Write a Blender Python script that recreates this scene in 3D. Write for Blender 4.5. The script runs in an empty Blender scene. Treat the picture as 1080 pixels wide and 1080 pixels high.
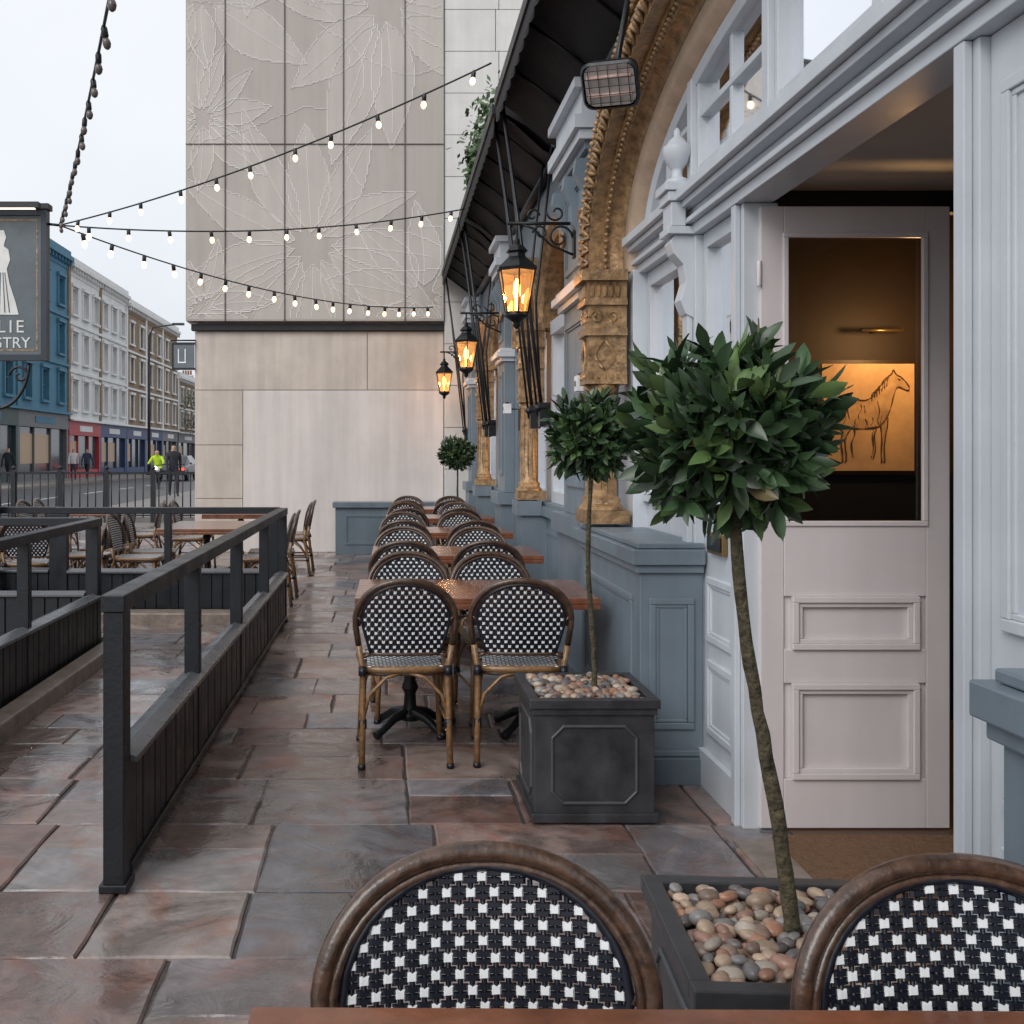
import bpy, math, random
from mathutils import Vector, Matrix
random.seed(7)
R=random.random
U=random.uniform
sc=bpy.context.scene
# ------------------------------------------------------------------ materials
MATS={}
def mat(name,col,rough=0.6,metal=0.0,var=0.15,scale=6.0,bump=0.0,bscale=40.0,spec=0.5,rvar=0.0,coat=0.0,streak=0.0):
    if name in MATS: return MATS[name]
    m=bpy.data.materials.new(name); m.use_nodes=True
    nt=m.node_tree; n=nt.nodes; l=nt.links
    b=n["Principled BSDF"]
    tc=n.new("ShaderNodeTexCoord")
    nz=n.new("ShaderNodeTexNoise"); nz.inputs["Scale"].default_value=scale; nz.inputs["Detail"].default_value=4; nz.inputs["Roughness"].default_value=0.65
    l.new(tc.outputs["Object"],nz.inputs["Vector"])
    rp=n.new("ShaderNodeValToRGB")
    rp.color_ramp.elements[0].position=0.3; rp.color_ramp.elements[1].position=0.7
    c0=[max(0,c*(1-var)) for c in col]; c1=[min(1,c*(1+var)) for c in col]
    rp.color_ramp.elements[0].color=(*c0,1); rp.color_ramp.elements[1].color=(*c1,1)
    l.new(nz.outputs["Fac"],rp.inputs["Fac"]); last=rp.outputs["Color"]
    if streak:
        mp=n.new("ShaderNodeMapping"); mp.inputs["Scale"].default_value=(5,5,.35); l.new(tc.outputs["Object"],mp.inputs["Vector"])
        n3=n.new("ShaderNodeTexNoise"); n3.inputs["Scale"].default_value=1.6; n3.inputs["Detail"].default_value=5; l.new(mp.outputs["Vector"],n3.inputs["Vector"])
        r3=n.new("ShaderNodeMapRange"); r3.inputs["From Min"].default_value=.35; r3.inputs["From Max"].default_value=.65; r3.inputs["To Min"].default_value=1-streak; r3.inputs["To Max"].default_value=1.0
        l.new(n3.outputs["Fac"],r3.inputs["Value"])
        v3=n.new("ShaderNodeVectorMath"); v3.operation='SCALE'; l.new(last,v3.inputs[0]); l.new(r3.outputs["Result"],v3.inputs["Scale"]); last=v3.outputs["Vector"]
    l.new(last,b.inputs["Base Color"])
    b.inputs["Roughness"].default_value=rough; b.inputs["Metallic"].default_value=metal
    b.inputs["Specular IOR Level"].default_value=spec
    if coat: b.inputs["Coat Weight"].default_value=coat; b.inputs["Coat Roughness"].default_value=0.15
    if rvar:
        mr=n.new("ShaderNodeMapRange"); mr.inputs["From Min"].default_value=0.3; mr.inputs["From Max"].default_value=0.7
        mr.inputs["To Min"].default_value=max(0.03,rough-rvar); mr.inputs["To Max"].default_value=min(1,rough+rvar)
        l.new(nz.outputs["Fac"],mr.inputs["Value"]); l.new(mr.outputs["Result"],b.inputs["Roughness"])
    if bump:
        n2=n.new("ShaderNodeTexNoise"); n2.inputs["Scale"].default_value=bscale; n2.inputs["Detail"].default_value=3
        l.new(tc.outputs["Object"],n2.inputs["Vector"])
        bp=n.new("ShaderNodeBump"); bp.inputs["Strength"].default_value=bump; bp.inputs["Distance"].default_value=0.01
        l.new(n2.outputs["Fac"],bp.inputs["Height"]); l.new(bp.outputs["Normal"],b.inputs["Normal"])
    MATS[name]=m; return m
def emis(name,col,strength):
    if name in MATS: return MATS[name]
    m=bpy.data.materials.new(name); m.use_nodes=True
    b=m.node_tree.nodes["Principled BSDF"]; b.inputs["Base Color"].default_value=(*col,1)
    b.inputs["Emission Color"].default_value=(*col,1); b.inputs["Emission Strength"].default_value=strength
    MATS[name]=m; return m
def attr_mat(name,attr,rough,bump=0.0,bscale=30,spec=0.5,wet=False,nscale=5.0,nvar=0.25,trans=0.0):
    m=bpy.data.materials.new(name); m.use_nodes=True
    nt=m.node_tree; n=nt.nodes; l=nt.links; b=n["Principled BSDF"]
    a=n.new("ShaderNodeAttribute"); a.attribute_name=attr
    tc=n.new("ShaderNodeTexCoord")
    nz=n.new("ShaderNodeTexNoise"); nz.inputs["Scale"].default_value=nscale; nz.inputs["Detail"].default_value=6; nz.inputs["Roughness"].default_value=0.65
    l.new(tc.outputs["Object"],nz.inputs["Vector"])
    mr=n.new("ShaderNodeMapRange"); mr.inputs["From Min"].default_value=0.25; mr.inputs["From Max"].default_value=0.75
    mr.inputs["To Min"].default_value=1-nvar; mr.inputs["To Max"].default_value=1+nvar
    l.new(nz.outputs["Fac"],mr.inputs["Value"])
    mx=n.new("ShaderNodeVectorMath"); mx.operation='SCALE'
    l.new(a.outputs["Color"],mx.inputs[0]); l.new(mr.outputs["Result"],mx.inputs["Scale"])
    last=mx.outputs["Vector"]
    b.inputs["Roughness"].default_value=rough; b.inputs["Specular IOR Level"].default_value=spec
    wetfac=None
    if wet:
        w=n.new("ShaderNodeTexNoise"); w.inputs["Scale"].default_value=1.7; w.inputs["Detail"].default_value=8; w.inputs["Roughness"].default_value=0.66; w.inputs["Distortion"].default_value=0.8
        l.new(tc.outputs["Object"],w.inputs["Vector"])
        wr=n.new("ShaderNodeValToRGB"); wr.color_ramp.elements[0].position=0.45; wr.color_ramp.elements[1].position=0.57
        l.new(w.outputs["Fac"],wr.inputs["Fac"]); wetfac=wr.outputs["Color"]
        r2=n.new("ShaderNodeMapRange"); r2.inputs["To Min"].default_value=0.24; r2.inputs["To Max"].default_value=0.50
        l.new(wetfac,r2.inputs["Value"]); l.new(r2.outputs["Result"],b.inputs["Roughness"])
        c2=n.new("ShaderNodeMapRange"); c2.inputs["To Min"].default_value=0.8; c2.inputs["To Max"].default_value=0.06
        l.new(wetfac,c2.inputs["Value"]); l.new(c2.outputs["Result"],b.inputs["Coat Weight"])
        b.inputs["Coat Roughness"].default_value=.09; b.inputs["Coat IOR"].default_value=1.4
        d2=n.new("ShaderNodeMapRange"); d2.inputs["To Min"].default_value=0.62; d2.inputs["To Max"].default_value=1.18
        l.new(wetfac,d2.inputs["Value"])
        m3=n.new("ShaderNodeVectorMath"); m3.operation='SCALE'
        l.new(last,m3.inputs[0]); l.new(d2.outputs["Result"],m3.inputs["Scale"]); last=m3.outputs["Vector"]
        v=n.new("ShaderNodeTexNoise"); v.inputs["Scale"].default_value=2.0; v.inputs["Detail"].default_value=8; v.inputs["Distortion"].default_value=2.6
        l.new(tc.outputs["Object"],v.inputs["Vector"])
        vr=n.new("ShaderNodeValToRGB"); vr.color_ramp.elements[0].position=0.50; vr.color_ramp.elements[1].position=0.64
        l.new(v.outputs["Fac"],vr.inputs["Fac"])
        mm=n.new("ShaderNodeMixRGB"); mm.blend_type='MULTIPLY'; mm.inputs["Color2"].default_value=(1.03,0.78,0.70,1)
        l.new(vr.outputs["Color"],mm.inputs["Fac"]); l.new(last,mm.inputs["Color1"]); last=mm.outputs["Color"]
    l.new(last,b.inputs["Base Color"])
    if bump:
        n2=n.new("ShaderNodeTexNoise"); n2.inputs["Scale"].default_value=bscale; n2.inputs["Detail"].default_value=7; n2.inputs["Roughness"].default_value=0.58
        n2.inputs["Distortion"].default_value=0.8
        l.new(tc.outputs["Object"],n2.inputs["Vector"])
        bp=n.new("ShaderNodeBump"); bp.inputs["Strength"].default_value=bump; bp.inputs["Distance"].default_value=0.02
        l.new(n2.outputs["Fac"],bp.inputs["Height"]); l.new(bp.outputs["Normal"],b.inputs["Normal"])
        if wet:
            b2=n.new("ShaderNodeBump"); b2.inputs["Strength"].default_value=bump*.4; b2.inputs["Distance"].default_value=0.02
            l.new(n2.outputs["Fac"],b2.inputs["Height"]); l.new(b2.outputs["Normal"],b.inputs["Coat Normal"])
    MATS[name]=m; return m
def glass(name,col=(0.02,0.022,0.025),alpha=0.35,rough=0.03,em=0.0):
    if name in MATS: return MATS[name]
    m=bpy.data.materials.new(name); m.use_nodes=True
    nt=m.node_tree; n=nt.nodes; l=nt.links
    out=n["Material Output"]; b=n["Principled BSDF"]
    tr=n.new("ShaderNodeBsdfTransparent"); tr.inputs["Color"].default_value=(*col,1)
    gl=n.new("ShaderNodeBsdfGlossy"); gl.inputs["Roughness"].default_value=rough; gl.inputs["Color"].default_value=(0.95,0.97,1,1)
    fr=n.new("ShaderNodeFresnel"); fr.inputs["IOR"].default_value=1.55
    ad=n.new("ShaderNodeMath"); ad.operation='ADD'; ad.inputs[1].default_value=alpha; ad.use_clamp=True
    mx=n.new("ShaderNodeMixShader")
    l.new(fr.outputs["Fac"],ad.inputs[0]); l.new(ad.outputs[0],mx.inputs["Fac"]); l.new(tr.outputs[0],mx.inputs[1]); l.new(gl.outputs[0],mx.inputs[2])
    fin=mx.outputs[0]
    if em:
        e_=n.new("ShaderNodeEmission"); e_.inputs["Color"].default_value=(1,.40,.09,1); e_.inputs["Strength"].default_value=em
        ads=n.new("ShaderNodeAddShader"); l.new(fin,ads.inputs[0]); l.new(e_.outputs[0],ads.inputs[1]); fin=ads.outputs[0]
    l.new(fin,out.inputs["Surface"])
    n.remove(b)
    MATS[name]=m; return m

black=mat("black_paint",(0.006,0.008,0.012),0.42,var=0.3,bump=0.15,bscale=60,rvar=0.1)
iron=mat("cast_iron",(0.010,0.011,0.012),0.4,0.3,bump=0.2,bscale=90)
canvas=mat("black_canvas",(0.010,0.010,0.012),0.8,var=0.3,bump=0.4,bscale=14)
blue=mat("grey_blue_paint",(0.165,0.21,0.25),0.42,var=0.08,scale=3,bump=0.12,bscale=35,rvar=0.08,streak=.15)
blued=mat("deep_grey_blue_paint",(0.125,0.165,0.20),0.42,var=0.10,scale=3,bump=0.12,bscale=35,rvar=0.08,streak=.15)
white=mat("pale_joinery_paint",(0.55,0.585,0.63),0.4,var=0.05,scale=3,bump=0.08,bscale=40,rvar=0.08,streak=.08)
doorp=mat("door_paint",(0.67,0.615,0.62),0.36,var=0.04,scale=3,bump=0.06,bscale=40,rvar=0.06,streak=.06)
gold=mat("aged_gold_paint",(0.30,0.185,0.092),0.38,0.25,var=0.55,scale=16,bump=0.8,bscale=38,rvar=0.12)
goldl=mat("tan_stone_cove",(0.46,0.34,0.245),0.45,0.0,var=0.15,scale=8,bump=0.2)
stone=mat("pale_limestone",(0.68,0.63,0.60),0.8,var=0.07,scale=1.2,bump=0.25,bscale=25,streak=.12)
stonet=mat("tan_limestone",(0.58,0.515,0.455),0.8,var=0.10,scale=2.0,bump=0.25,bscale=25,streak=.16)
stonew=mat("white_limestone",(0.64,0.63,0.61),0.8,var=0.06,scale=2.0,bump=0.25,bscale=25,streak=.08)
panelm=mat("taupe_panel",(0.415,0.378,0.343),0.7,var=0.05,scale=1.0,bump=0.3,bscale=120,streak=.08)
petal=mat("etched_light_area",(0.475,0.436,0.398),0.7,var=0.05,scale=1.0,bump=0.2,bscale=120,streak=.08)
etch=mat("etched_line",(0.72,0.70,0.67),0.8,var=0.05)
dark=mat("dark_joint",(0.03,0.03,0.032),0.8)
weaveb=mat("black_weave",(0.008,0.010,0.018),0.38,var=0.3,scale=60)
weavew=mat("white_weave",(0.82,0.84,0.86),0.4,var=0.05,scale=60)
rattan=mat("rattan_brown",(0.22,0.118,0.05),0.36,var=0.45,scale=45,bump=0.2,bscale=80,coat=0.3)
rattand=mat("rattan_dark",(0.068,0.036,0.022),0.30,var=0.65,scale=38,bump=0.2,bscale=80,coat=0.4)
wood=mat("red_brown_wood",(0.19,0.068,0.033),0.22,var=0.4,scale=9,bump=0.1,bscale=30,coat=0.6)
zinc=mat("dark_zinc",(0.06,0.062,0.068),0.42,0.4,var=0.3,scale=7,bump=0.15,bscale=25,rvar=0.14,streak=.2)
soil=mat("soil",(0.05,0.035,0.025),0.95)
bark=mat("bark",(0.065,0.054,0.030),0.85,var=0.8,scale=45,bump=1.0,bscale=90)
asphalt=mat("asphalt",(0.05,0.05,0.053),0.5,var=0.2,scale=3,bump=0.3,bscale=60)
mortar=mat("mortar",(0.06,0.053,0.05),0.5,var=0.3,scale=20,bump=0.5,bscale=80)
kerbm=mat("kerb_stone",(0.22,0.18,0.15),0.45,var=0.3,scale=9,bump=0.5,bscale=30)
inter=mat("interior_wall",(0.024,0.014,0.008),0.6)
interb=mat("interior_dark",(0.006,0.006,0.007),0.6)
ceilm=mat("lobby_ceiling_paint",(0.50,0.44,0.38),0.6,var=0.05)
lampglow=emis("lamp_flame",(1.0,0.50,0.16),12)
bulbm=emis("bulb_glow",(1.0,0.66,0.40),3.0)
bulbo=mat("unlit_bulb",(0.12,0.10,0.09),0.15)
glassd=glass("window_glass",(0.75,0.78,0.8),0.06)
glassdoor=glass("door_glass",(0.7,0.7,0.7),0.0)
glassup=glass("fanlight_glass",(0.5,0.5,0.5),0.12)
glasslan=glass("lantern_glass",(1.0,0.80,0.55),0.03,em=.36)
brass=mat("brass",(0.25,0.17,0.07),0.35,0.8)
# ------------------------------------------------------------------ mesh builder
class MB:
    def __init__(s): s.v=[];s.f=[];s.m=[];s.sm=[];s.mats=[];s.M=Matrix.Identity(4)
    def mi(s,m):
        if m not in s.mats: s.mats.append(m)
        return s.mats.index(m)
    def add(s,vs,fs,m,smooth=False):
        o=len(s.v); M=s.M
        s.v+= [tuple(M@Vector(p)) for p in vs]
        k=s.mi(m)
        for f in fs: s.f.append([o+i for i in f]); s.m.append(k); s.sm.append(smooth)
    def box(s,x0,x1,y0,y1,z0,z1,m):
        if x0>x1:x0,x1=x1,x0
        if y0>y1:y0,y1=y1,y0
        if z0>z1:z0,z1=z1,z0
        s.add([(x0,y0,z0),(x1,y0,z0),(x1,y1,z0),(x0,y1,z0),(x0,y0,z1),(x1,y0,z1),(x1,y1,z1),(x0,y1,z1)],
          [(0,3,2,1),(4,5,6,7),(0,1,5,4),(1,2,6,5),(2,3,7,6),(3,0,4,7)],m)
    def tube(s,pts,r,m,seg=8,closed=False,smooth=True):
        P=[Vector(p) for p in pts]; n=len(P)
        if n<2: return
        rs=r if isinstance(r,(list,tuple)) else [r]*n
        vs=[];fs=[]
        up=None
        for i in range(n):
            if closed: t=(P[(i+1)%n]-P[i-1])
            else: t=P[min(i+1,n-1)]-P[max(i-1,0)]
            if t.length<1e-9: t=Vector((0,0,1))
            t.normalize()
            if up is None:
                up=Vector((0,0,1)) if abs(t.z)<0.9 else Vector((1,0,0))
            a=(up-t*up.dot(t))
            if a.length<1e-5: a=t.orthogonal()
            a.normalize(); up=a; b=t.cross(a)
            for k in range(seg):
                an=2*math.pi*k/seg
                vs.append(P[i]+(a*math.cos(an)+b*math.sin(an))*rs[i])
        rng=n if closed else n-1
        for i in range(rng):
            j=(i+1)%n
            for k in range(seg):
                k2=(k+1)%seg
                fs.append((i*seg+k,i*seg+k2,j*seg+k2,j*seg+k))
        if not closed:
            fs.append(tuple(range(seg-1,-1,-1))); fs.append(tuple((n-1)*seg+k for k in range(seg)))
        s.add(vs,fs,m,smooth)
    def lathe(s,prof,c,m,seg=16,smooth=True,rot=0.0):
        vs=[];fs=[]
        for r,z in prof:
            for k in range(seg):
                a=2*math.pi*k/seg+rot; vs.append((c[0]+r*math.cos(a),c[1]+r*math.sin(a),c[2]+z))
        for i in range(len(prof)-1):
            for k in range(seg):
                k2=(k+1)%seg; fs.append((i*seg+k,i*seg+k2,(i+1)*seg+k2,(i+1)*seg+k))
        fs.append(tuple(range(seg-1,-1,-1))); fs.append(tuple((len(prof)-1)*seg+k for k in range(seg)))
        s.add(vs,fs,m,smooth)
    def ball(s,c,rx,ry,rz,m,seg=8,rings=6):
        vs=[];fs=[]
        for i in range(rings+1):
            ph=math.pi*i/rings-math.pi/2
            for k in range(seg):
                a=2*math.pi*k/seg
                vs.append((c[0]+rx*math.cos(ph)*math.cos(a),c[1]+ry*math.cos(ph)*math.sin(a),c[2]+rz*math.sin(ph)))
        for i in range(rings):
            for k in range(seg):
                k2=(k+1)%seg; fs.append((i*seg+k,i*seg+k2,(i+1)*seg+k2,(i+1)*seg+k))
        s.add(vs,fs,m,True)
    def sweep(s,path,outs,prof,m,bdir=(-1,0,0),smooth=False,closedp=True):
        vs=[];fs=[];B=Vector(bdir);n=len(prof)
        for p,o in zip(path,outs):
            for a,b in prof: vs.append(Vector(p)+Vector(o)*a+B*b)
        for i in range(len(path)-1):
            for k in range(n if closedp else n-1):
                k2=(k+1)%n; fs.append((i*n+k,i*n+k2,(i+1)*n+k2,(i+1)*n+k))
        s.add(vs,fs,m,smooth)
    def prism(s,poly,d,m,caps=True):
        n=len(poly); D=Vector(d); vs=[Vector(p) for p in poly]+[Vector(p)+D for p in poly]
        fs=[(i,(i+1)%n,n+(i+1)%n,n+i) for i in range(n)]
        if caps: fs+= [tuple(range(n-1,-1,-1)),tuple(range(n,2*n))]
        s.add(vs,fs,m)
    def mesh(s,name):
        me=bpy.data.meshes.new(name); me.from_pydata(s.v,[],s.f)
        for m in s.mats: me.materials.append(m)
        me.polygons.foreach_set("material_index",s.m); me.polygons.foreach_set("use_smooth",s.sm)
        me.update(); return me
    def obj(s,name,bevel=0.0,parent=None,cols=None,recalc=True):
        me=s.mesh(name)
        if recalc:
            import bmesh
            bm=bmesh.new(); bm.from_mesh(me); bmesh.ops.recalc_face_normals(bm,faces=bm.faces); bm.to_mesh(me); bm.free()
        if cols is not None:
            ca=me.color_attributes.new("tone",'FLOAT_COLOR','POINT')
            ca.data.foreach_set("color",[x for c in cols for x in (c[0],c[1],c[2],1.0)])
        o=bpy.data.objects.new(name,me); sc.collection.objects.link(o)
        if bevel:
            b=o.modifiers.new("bevel",'BEVEL'); b.width=bevel; b.segments=2; b.limit_method='ANGLE'; b.angle_limit=math.radians(40)
        if parent: o.parent=parent
        return o
def empty(name,loc=(0,0,0)):
    e=bpy.data.objects.new(name,None); sc.collection.objects.link(e); e.location=loc; return e
def inst(name,me,loc,rz=0,bevel=0):
    o=bpy.data.objects.new(name,me); sc.collection.objects.link(o); o.location=loc; o.rotation_euler=(0,0,rz)
    return o
# ------------------------------------------------------------------ ground
g=MB(); g.add([(-400,-60,-0.03),(400,-60,-0.03),(400,700,-0.03),(-400,700,-0.03)],[(0,1,2,3)],mat("pavement_concrete",(0.20,0.19,0.18),0.6,var=0.15,scale=1.0,bump=0.2))
g.obj("ground")
g=MB(); g.add([(-8,-2,-0.008),(1.6,-2,-0.008),(1.6,21,-0.008),(-8,21,-0.008)],[(0,1,2,3)],mortar); g.obj("terrace_bedding")
g=MB(); cols=[]
tones=[(0.205,0.180,0.184),(0.235,0.190,0.182),(0.175,0.170,0.182),(0.215,0.155,0.138),(0.25,0.232,0.232),(0.158,0.142,0.144),(0.235,0.178,0.156),(0.195,0.190,0.203),(0.26,0.220,0.202),(0.18,0.125,0.110)]
def slab(x0,x1,y0,y1):
    j=lambda: U(-.007,.007)
    gp=0.004; z=U(-0.002,0.003); tx=U(-.005,.005); ty=U(-.005,.005)
    q=[(x0+gp+j(),y0+gp+j()),(x1-gp+j(),y0+gp+j()),(x1-gp+j(),y1-gp+j()),(x0+gp+j(),y1-gp+j())]
    out=[]
    for i in range(4):
        a=q[i]; b=q[(i+1)%4]; L=math.hypot(b[0]-a[0],b[1]-a[1]); k=max(2,int(L/0.08))
        for t in range(k):
            f=t/k; w=0 if t==0 else 0.004
            out.append((a[0]+(b[0]-a[0])*f+U(-w,w),a[1]+(b[1]-a[1])*f+U(-w,w)))
    cx=(x0+x1)/2; cy=(y0+y1)/2; n=len(out)
    vs=[]
    for (x,y) in out: vs.append((x,y,-0.01))
    for (x,y) in out: vs.append((x,y,z-0.004+tx*(x-cx)+ty*(y-cy)))
    for (x,y) in out:
        d=math.hypot(x-cx,y-cy); k=(d-0.008)/d
        vs.append((cx+(x-cx)*k,cy+(y-cy)*k,z+0.002+tx*(x-cx)+ty*(y-cy)))
    fs=[]
    for r in range(2):
        for i in range(n): fs.append((r*n+i,r*n+(i+1)%n,(r+1)*n+(i+1)%n,(r+1)*n+i))
    fs.append(tuple(range(2*n,3*n)))
    g.add(vs,fs,FL)
    c=random.choice(tones); k=U(.76,1.24); c=tuple(v*k for v in c)
    cols.extend([c]*(3*n))
FL=attr_mat("riven_flagstone","tone",0.5,bump=0.85,bscale=3.6,wet=True,nscale=7,nvar=.3)
y=-0.6
while y<20.5:
    h=random.choice([.30,.38,.45,.56,.62,.66]); x=-7.6+U(-.3,0)
    while x<1.5:
        w=random.choice([.34,.45,.55,.62,.75,.85]); x1=min(x+w,1.58)
        if 1.58-x1<.2: x1=1.58
        if R()<0.34 and h>.5:
            s_=random.choice([.4,.5,.6]); slab(x,x1,y,y+h*s_); slab(x,x1,y+h*s_,y+h)
        else: slab(x,x1,y,y+h)
        x=x1
        if x>=1.57: break
    y+=h
g.obj("flagstone_terrace",cols=cols)
# ------------------------------------------------------------------ pub building
PUB=empty("pub_building")
def arch_pts(yc,a,b,z0,n=40,ex=2.3,t0=0.0,t1=1.0):
    pts=[];outs=[]
    for i in range(n+1):
        t=math.pi*(t0+(t1-t0)*i/n); c=math.cos(t); s_=math.sin(t)
        yy=yc+a*math.copysign(abs(c)**(2/ex),c); zz=z0+b*abs(s_)**(2/ex)
        pts.append((yy,zz))
    for i in range(n+1):
        p0=pts[max(i-1,0)]; p1=pts[min(i+1,n)]
        ty,tz=p1[0]-p0[0],p1[1]-p0[1]; L=math.hypot(ty,tz) or 1
        outs.append((0,tz/L,-ty/L))
    return pts,outs
def arch_wall(mb,yc,a,b,z0,y0,y1,ztop,x,m,thick=0.25,n=40):
    pts,_=arch_pts(yc,a,b,z0,n)
    vs=[];fs=[]
    for (yy,zz) in pts: vs+= [(x,yy,zz),(x,yy,ztop),(x+thick,yy,zz),(x+thick,yy,ztop)]
    for i in range(n):
        o=i*4; fs.append((o,o+1,o+5,o+4)); fs.append((o,o+4,o+6,o+2))
    mb.add(vs,fs,m)
    if y0<yc-a: mb.add([(x,y0,z0),(x,yc-a,z0),(x,yc-a,ztop),(x,y0,ztop)],[(0,1,2,3)],m)
    if y1>yc+a: mb.add([(x,yc+a,z0),(x,y1,z0),(x,y1,ztop),(x,yc+a,ztop)],[(0,1,2,3)],m)
YC=3.26; Z0=2.45
w=MB()
arch_wall(w,YC,2.36,0.9,Z0,0.2,5.86,3.8,1.30,blued)
w.box(1.30,1.6,-3,0.2,0,3.8,blue)
w.box(1.28,1.6,-3,15.2,3.803,4.35,blued)
w.box(1.22,1.62,-3,15.2,4.353,4.42,blue)
w.box(1.33,1.56,5.512,5.865,0.9,2.449,white)
w.obj("front_wall",0.004,PUB)
a=MB()
pin,oin=arch_pts(YC,2.36,0.9,Z0,72)
path=[(1.30,p[0],p[1]) for p in pin]
a.sweep(path,oin,[(0,-0.12),(0,0.0),(0.03,0.02),(0.05,0.06),(0.05,0.10),(0.08,0.10),(0.08,0.17),(0.20,0.17),(0.20,0.12),(0.25,0.12),(0.25,0.18),(0.29,0.18),(0.29,-0.01)],gold)
a.sweep(path,oin,[(-0.13,-0.16),(-0.11,-0.09),(-0.06,-0.03),(-0.004,-0.002),(-0.004,-0.15)],goldl,smooth=True)
def arch_walk(a_,b_,step,z0=Z0,yc=YC):
    pts,outs=arch_pts(yc,a_,b_,z0,900)
    acc=0; res=[]
    for i in range(1,len(pts)):
        d=math.hypot(pts[i][0]-pts[i-1][0],pts[i][1]-pts[i-1][1]); acc+=d
        if acc>=step: acc=0; res.append((pts[i],outs[i]))
    return res
for k,(p,o) in enumerate(arch_walk(2.50,1.04,0.075)):
    O=Vector(o); T=Vector((0,-o[2],o[1])); c=Vector((1.127,p[0],p[1]))
    a.ball(c,0.024,0.020,0.020,gold,6,4)
    for sgn in (-1,1):
        a.tube([c-O*0.048,c+O*0.0+T*0.026*sgn-Vector((.026,0,0)),c+O*0.052+T*0.008*sgn],[0.007,0.016,0.005],gold,5)
for (p,o) in arch_walk(2.63,1.17,0.042):
    a.ball((1.116,p[0],p[1]),0.018,0.015,0.017,gold,6,4)
for (p,o) in arch_walk(2.40,0.94,0.034):
    a.ball((1.213,p[0],p[1]),0.014,0.012,0.012,gold,6,4)
a.obj("arch_moulding",0,PUB)
def column(mb,y,x=1.16,zb=1.08,zt=2.45,s=1.0):
    H=zt-zb; w_=.088*s
    mb.box(x-.105*s,x+.13,y-.105*s,y+.105*s,zb,zb+.07,gold)
    mb.lathe([(.105*s,.072),(.108*s,.09),(.09*s,.105),(.095*s,.13),(.078*s,.15),(.070*s,H*.52),(.085*s,H*.53),(.085*s,H*.55)],(x,y,zb),gold,20)
    for k in range(14):
        an=2*math.pi*k/14
        cx=x+math.cos(an)*.069*s; cy=y+math.sin(an)*.069*s
        mb.tube([(cx,cy,zb+.17),(cx,cy,zb+H*.52)],.009*s,gold,5)
    mb.box(x-w_,x+.12,y-w_,y+w_,zb+H*.55+.001,zb+H*.60,gold)
    mb.box(x-w_*.88,x+.12,y-w_*.88,y+w_*.88,zb+H*.601,zb+H*.74,gold)
    mb.box(x-w_*1.08,x+.12,y-w_*1.08,y+w_*1.08,zb+H*.741,zb+H*.77,gold)
    mb.box(x-w_*.9,x+.12,y-w_*.9,y+w_*.9,zb+H*.771,zb+H*.86,gold)
    mb.box(x-w_*1.12,x+.12,y-w_*1.12,y+w_*1.12,zb+H*.861,zb+H*.885,gold)
    mb.box(x-w_*.95,x+.12,y-w_*.95,y+w_*.95,zb+H*.886,zb+H*.955,gold)
    mb.box(x-w_*1.3,x+.12,y-w_*1.3,y+w_*1.3,zb+H*.956,zb+H*.998,gold)
    for fx,fy in ((-1,0),(0,-1)):
        for k in range(5):
            t=(-.7+.35*k)*w_
            px,py=(x-w_*.98,y+t) if fx else (x+t,y-w_*.98)
            mb.ball((px,py,zb+H*.92),.014*s,.014*s,.035*s,gold,6,5)
            mb.ball((px,py,zb+H*.58),.011*s,.011*s,.014*s,gold,6,4)
        for sg in (-1,1):
            P=[]
            for k in range(14):
                r_=.034*s*(1-k/17); an=k*.62
                u_=sg*(w_*.45+r_*math.cos(an)); z_=zb+H*.815+r_*math.sin(an)
                P.append((x-w_*.93,y+u_,z_) if fx else (x+u_,y-w_*.93,z_))
            mb.tube(P,.008*s,gold,5)
            P=[]
            for k in range(12):
                f=k/11; u_=sg*w_*.6*math.sin(f*math.pi)*(1-.3*f); z_=zb+H*(.61+.12*f)
                P.append((x-w_*.92,y+u_,z_) if fx else (x+u_,y-w_*.92,z_))
            mb.tube(P,.009*s,gold,5)
c=MB()
for yy in (5.62,0.9): column(c,yy,1.18,s=1.12)
for yy in (8.6,12.6): column(c,yy,1.2,zb=1.08,zt=2.55,s=1.0)
c.obj("gold_columns",0.003,PUB)
p=MB()
def moulded_panel(mb,axis,pos,a0,a1,z0,z1,m,proud=0.012,wd=0.03):
    def bx(u0,u1,w0,w1,pr):
        if axis=='x': mb.box(pos-pr,pos+.004,u0,u1,w0,w1,m)
        else: mb.box(u0,u1,pos-pr,pos+.004,w0,w1,m)
    bx(a0,a1,z0,z0+wd,proud); bx(a0,a1,z1-wd,z1,proud); bx(a0,a0+wd,z0+wd,z1-wd,proud); bx(a1-wd,a1,z0+wd,z1-wd,proud)
    e=wd*1.0
    bx(a0+e,a1-e,z0+e,z0+e+wd*.5,proud*.5); bx(a0+e,a1-e,z1-e-wd*.5,z1-e,proud*.5)
    bx(a0+e,a0+e+wd*.5,z0+e+wd*.5,z1-e-wd*.5,proud*.5); bx(a1-e-wd*.5,a1-e,z0+e+wd*.5,z1-e-wd*.5,proud*.5)
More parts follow.
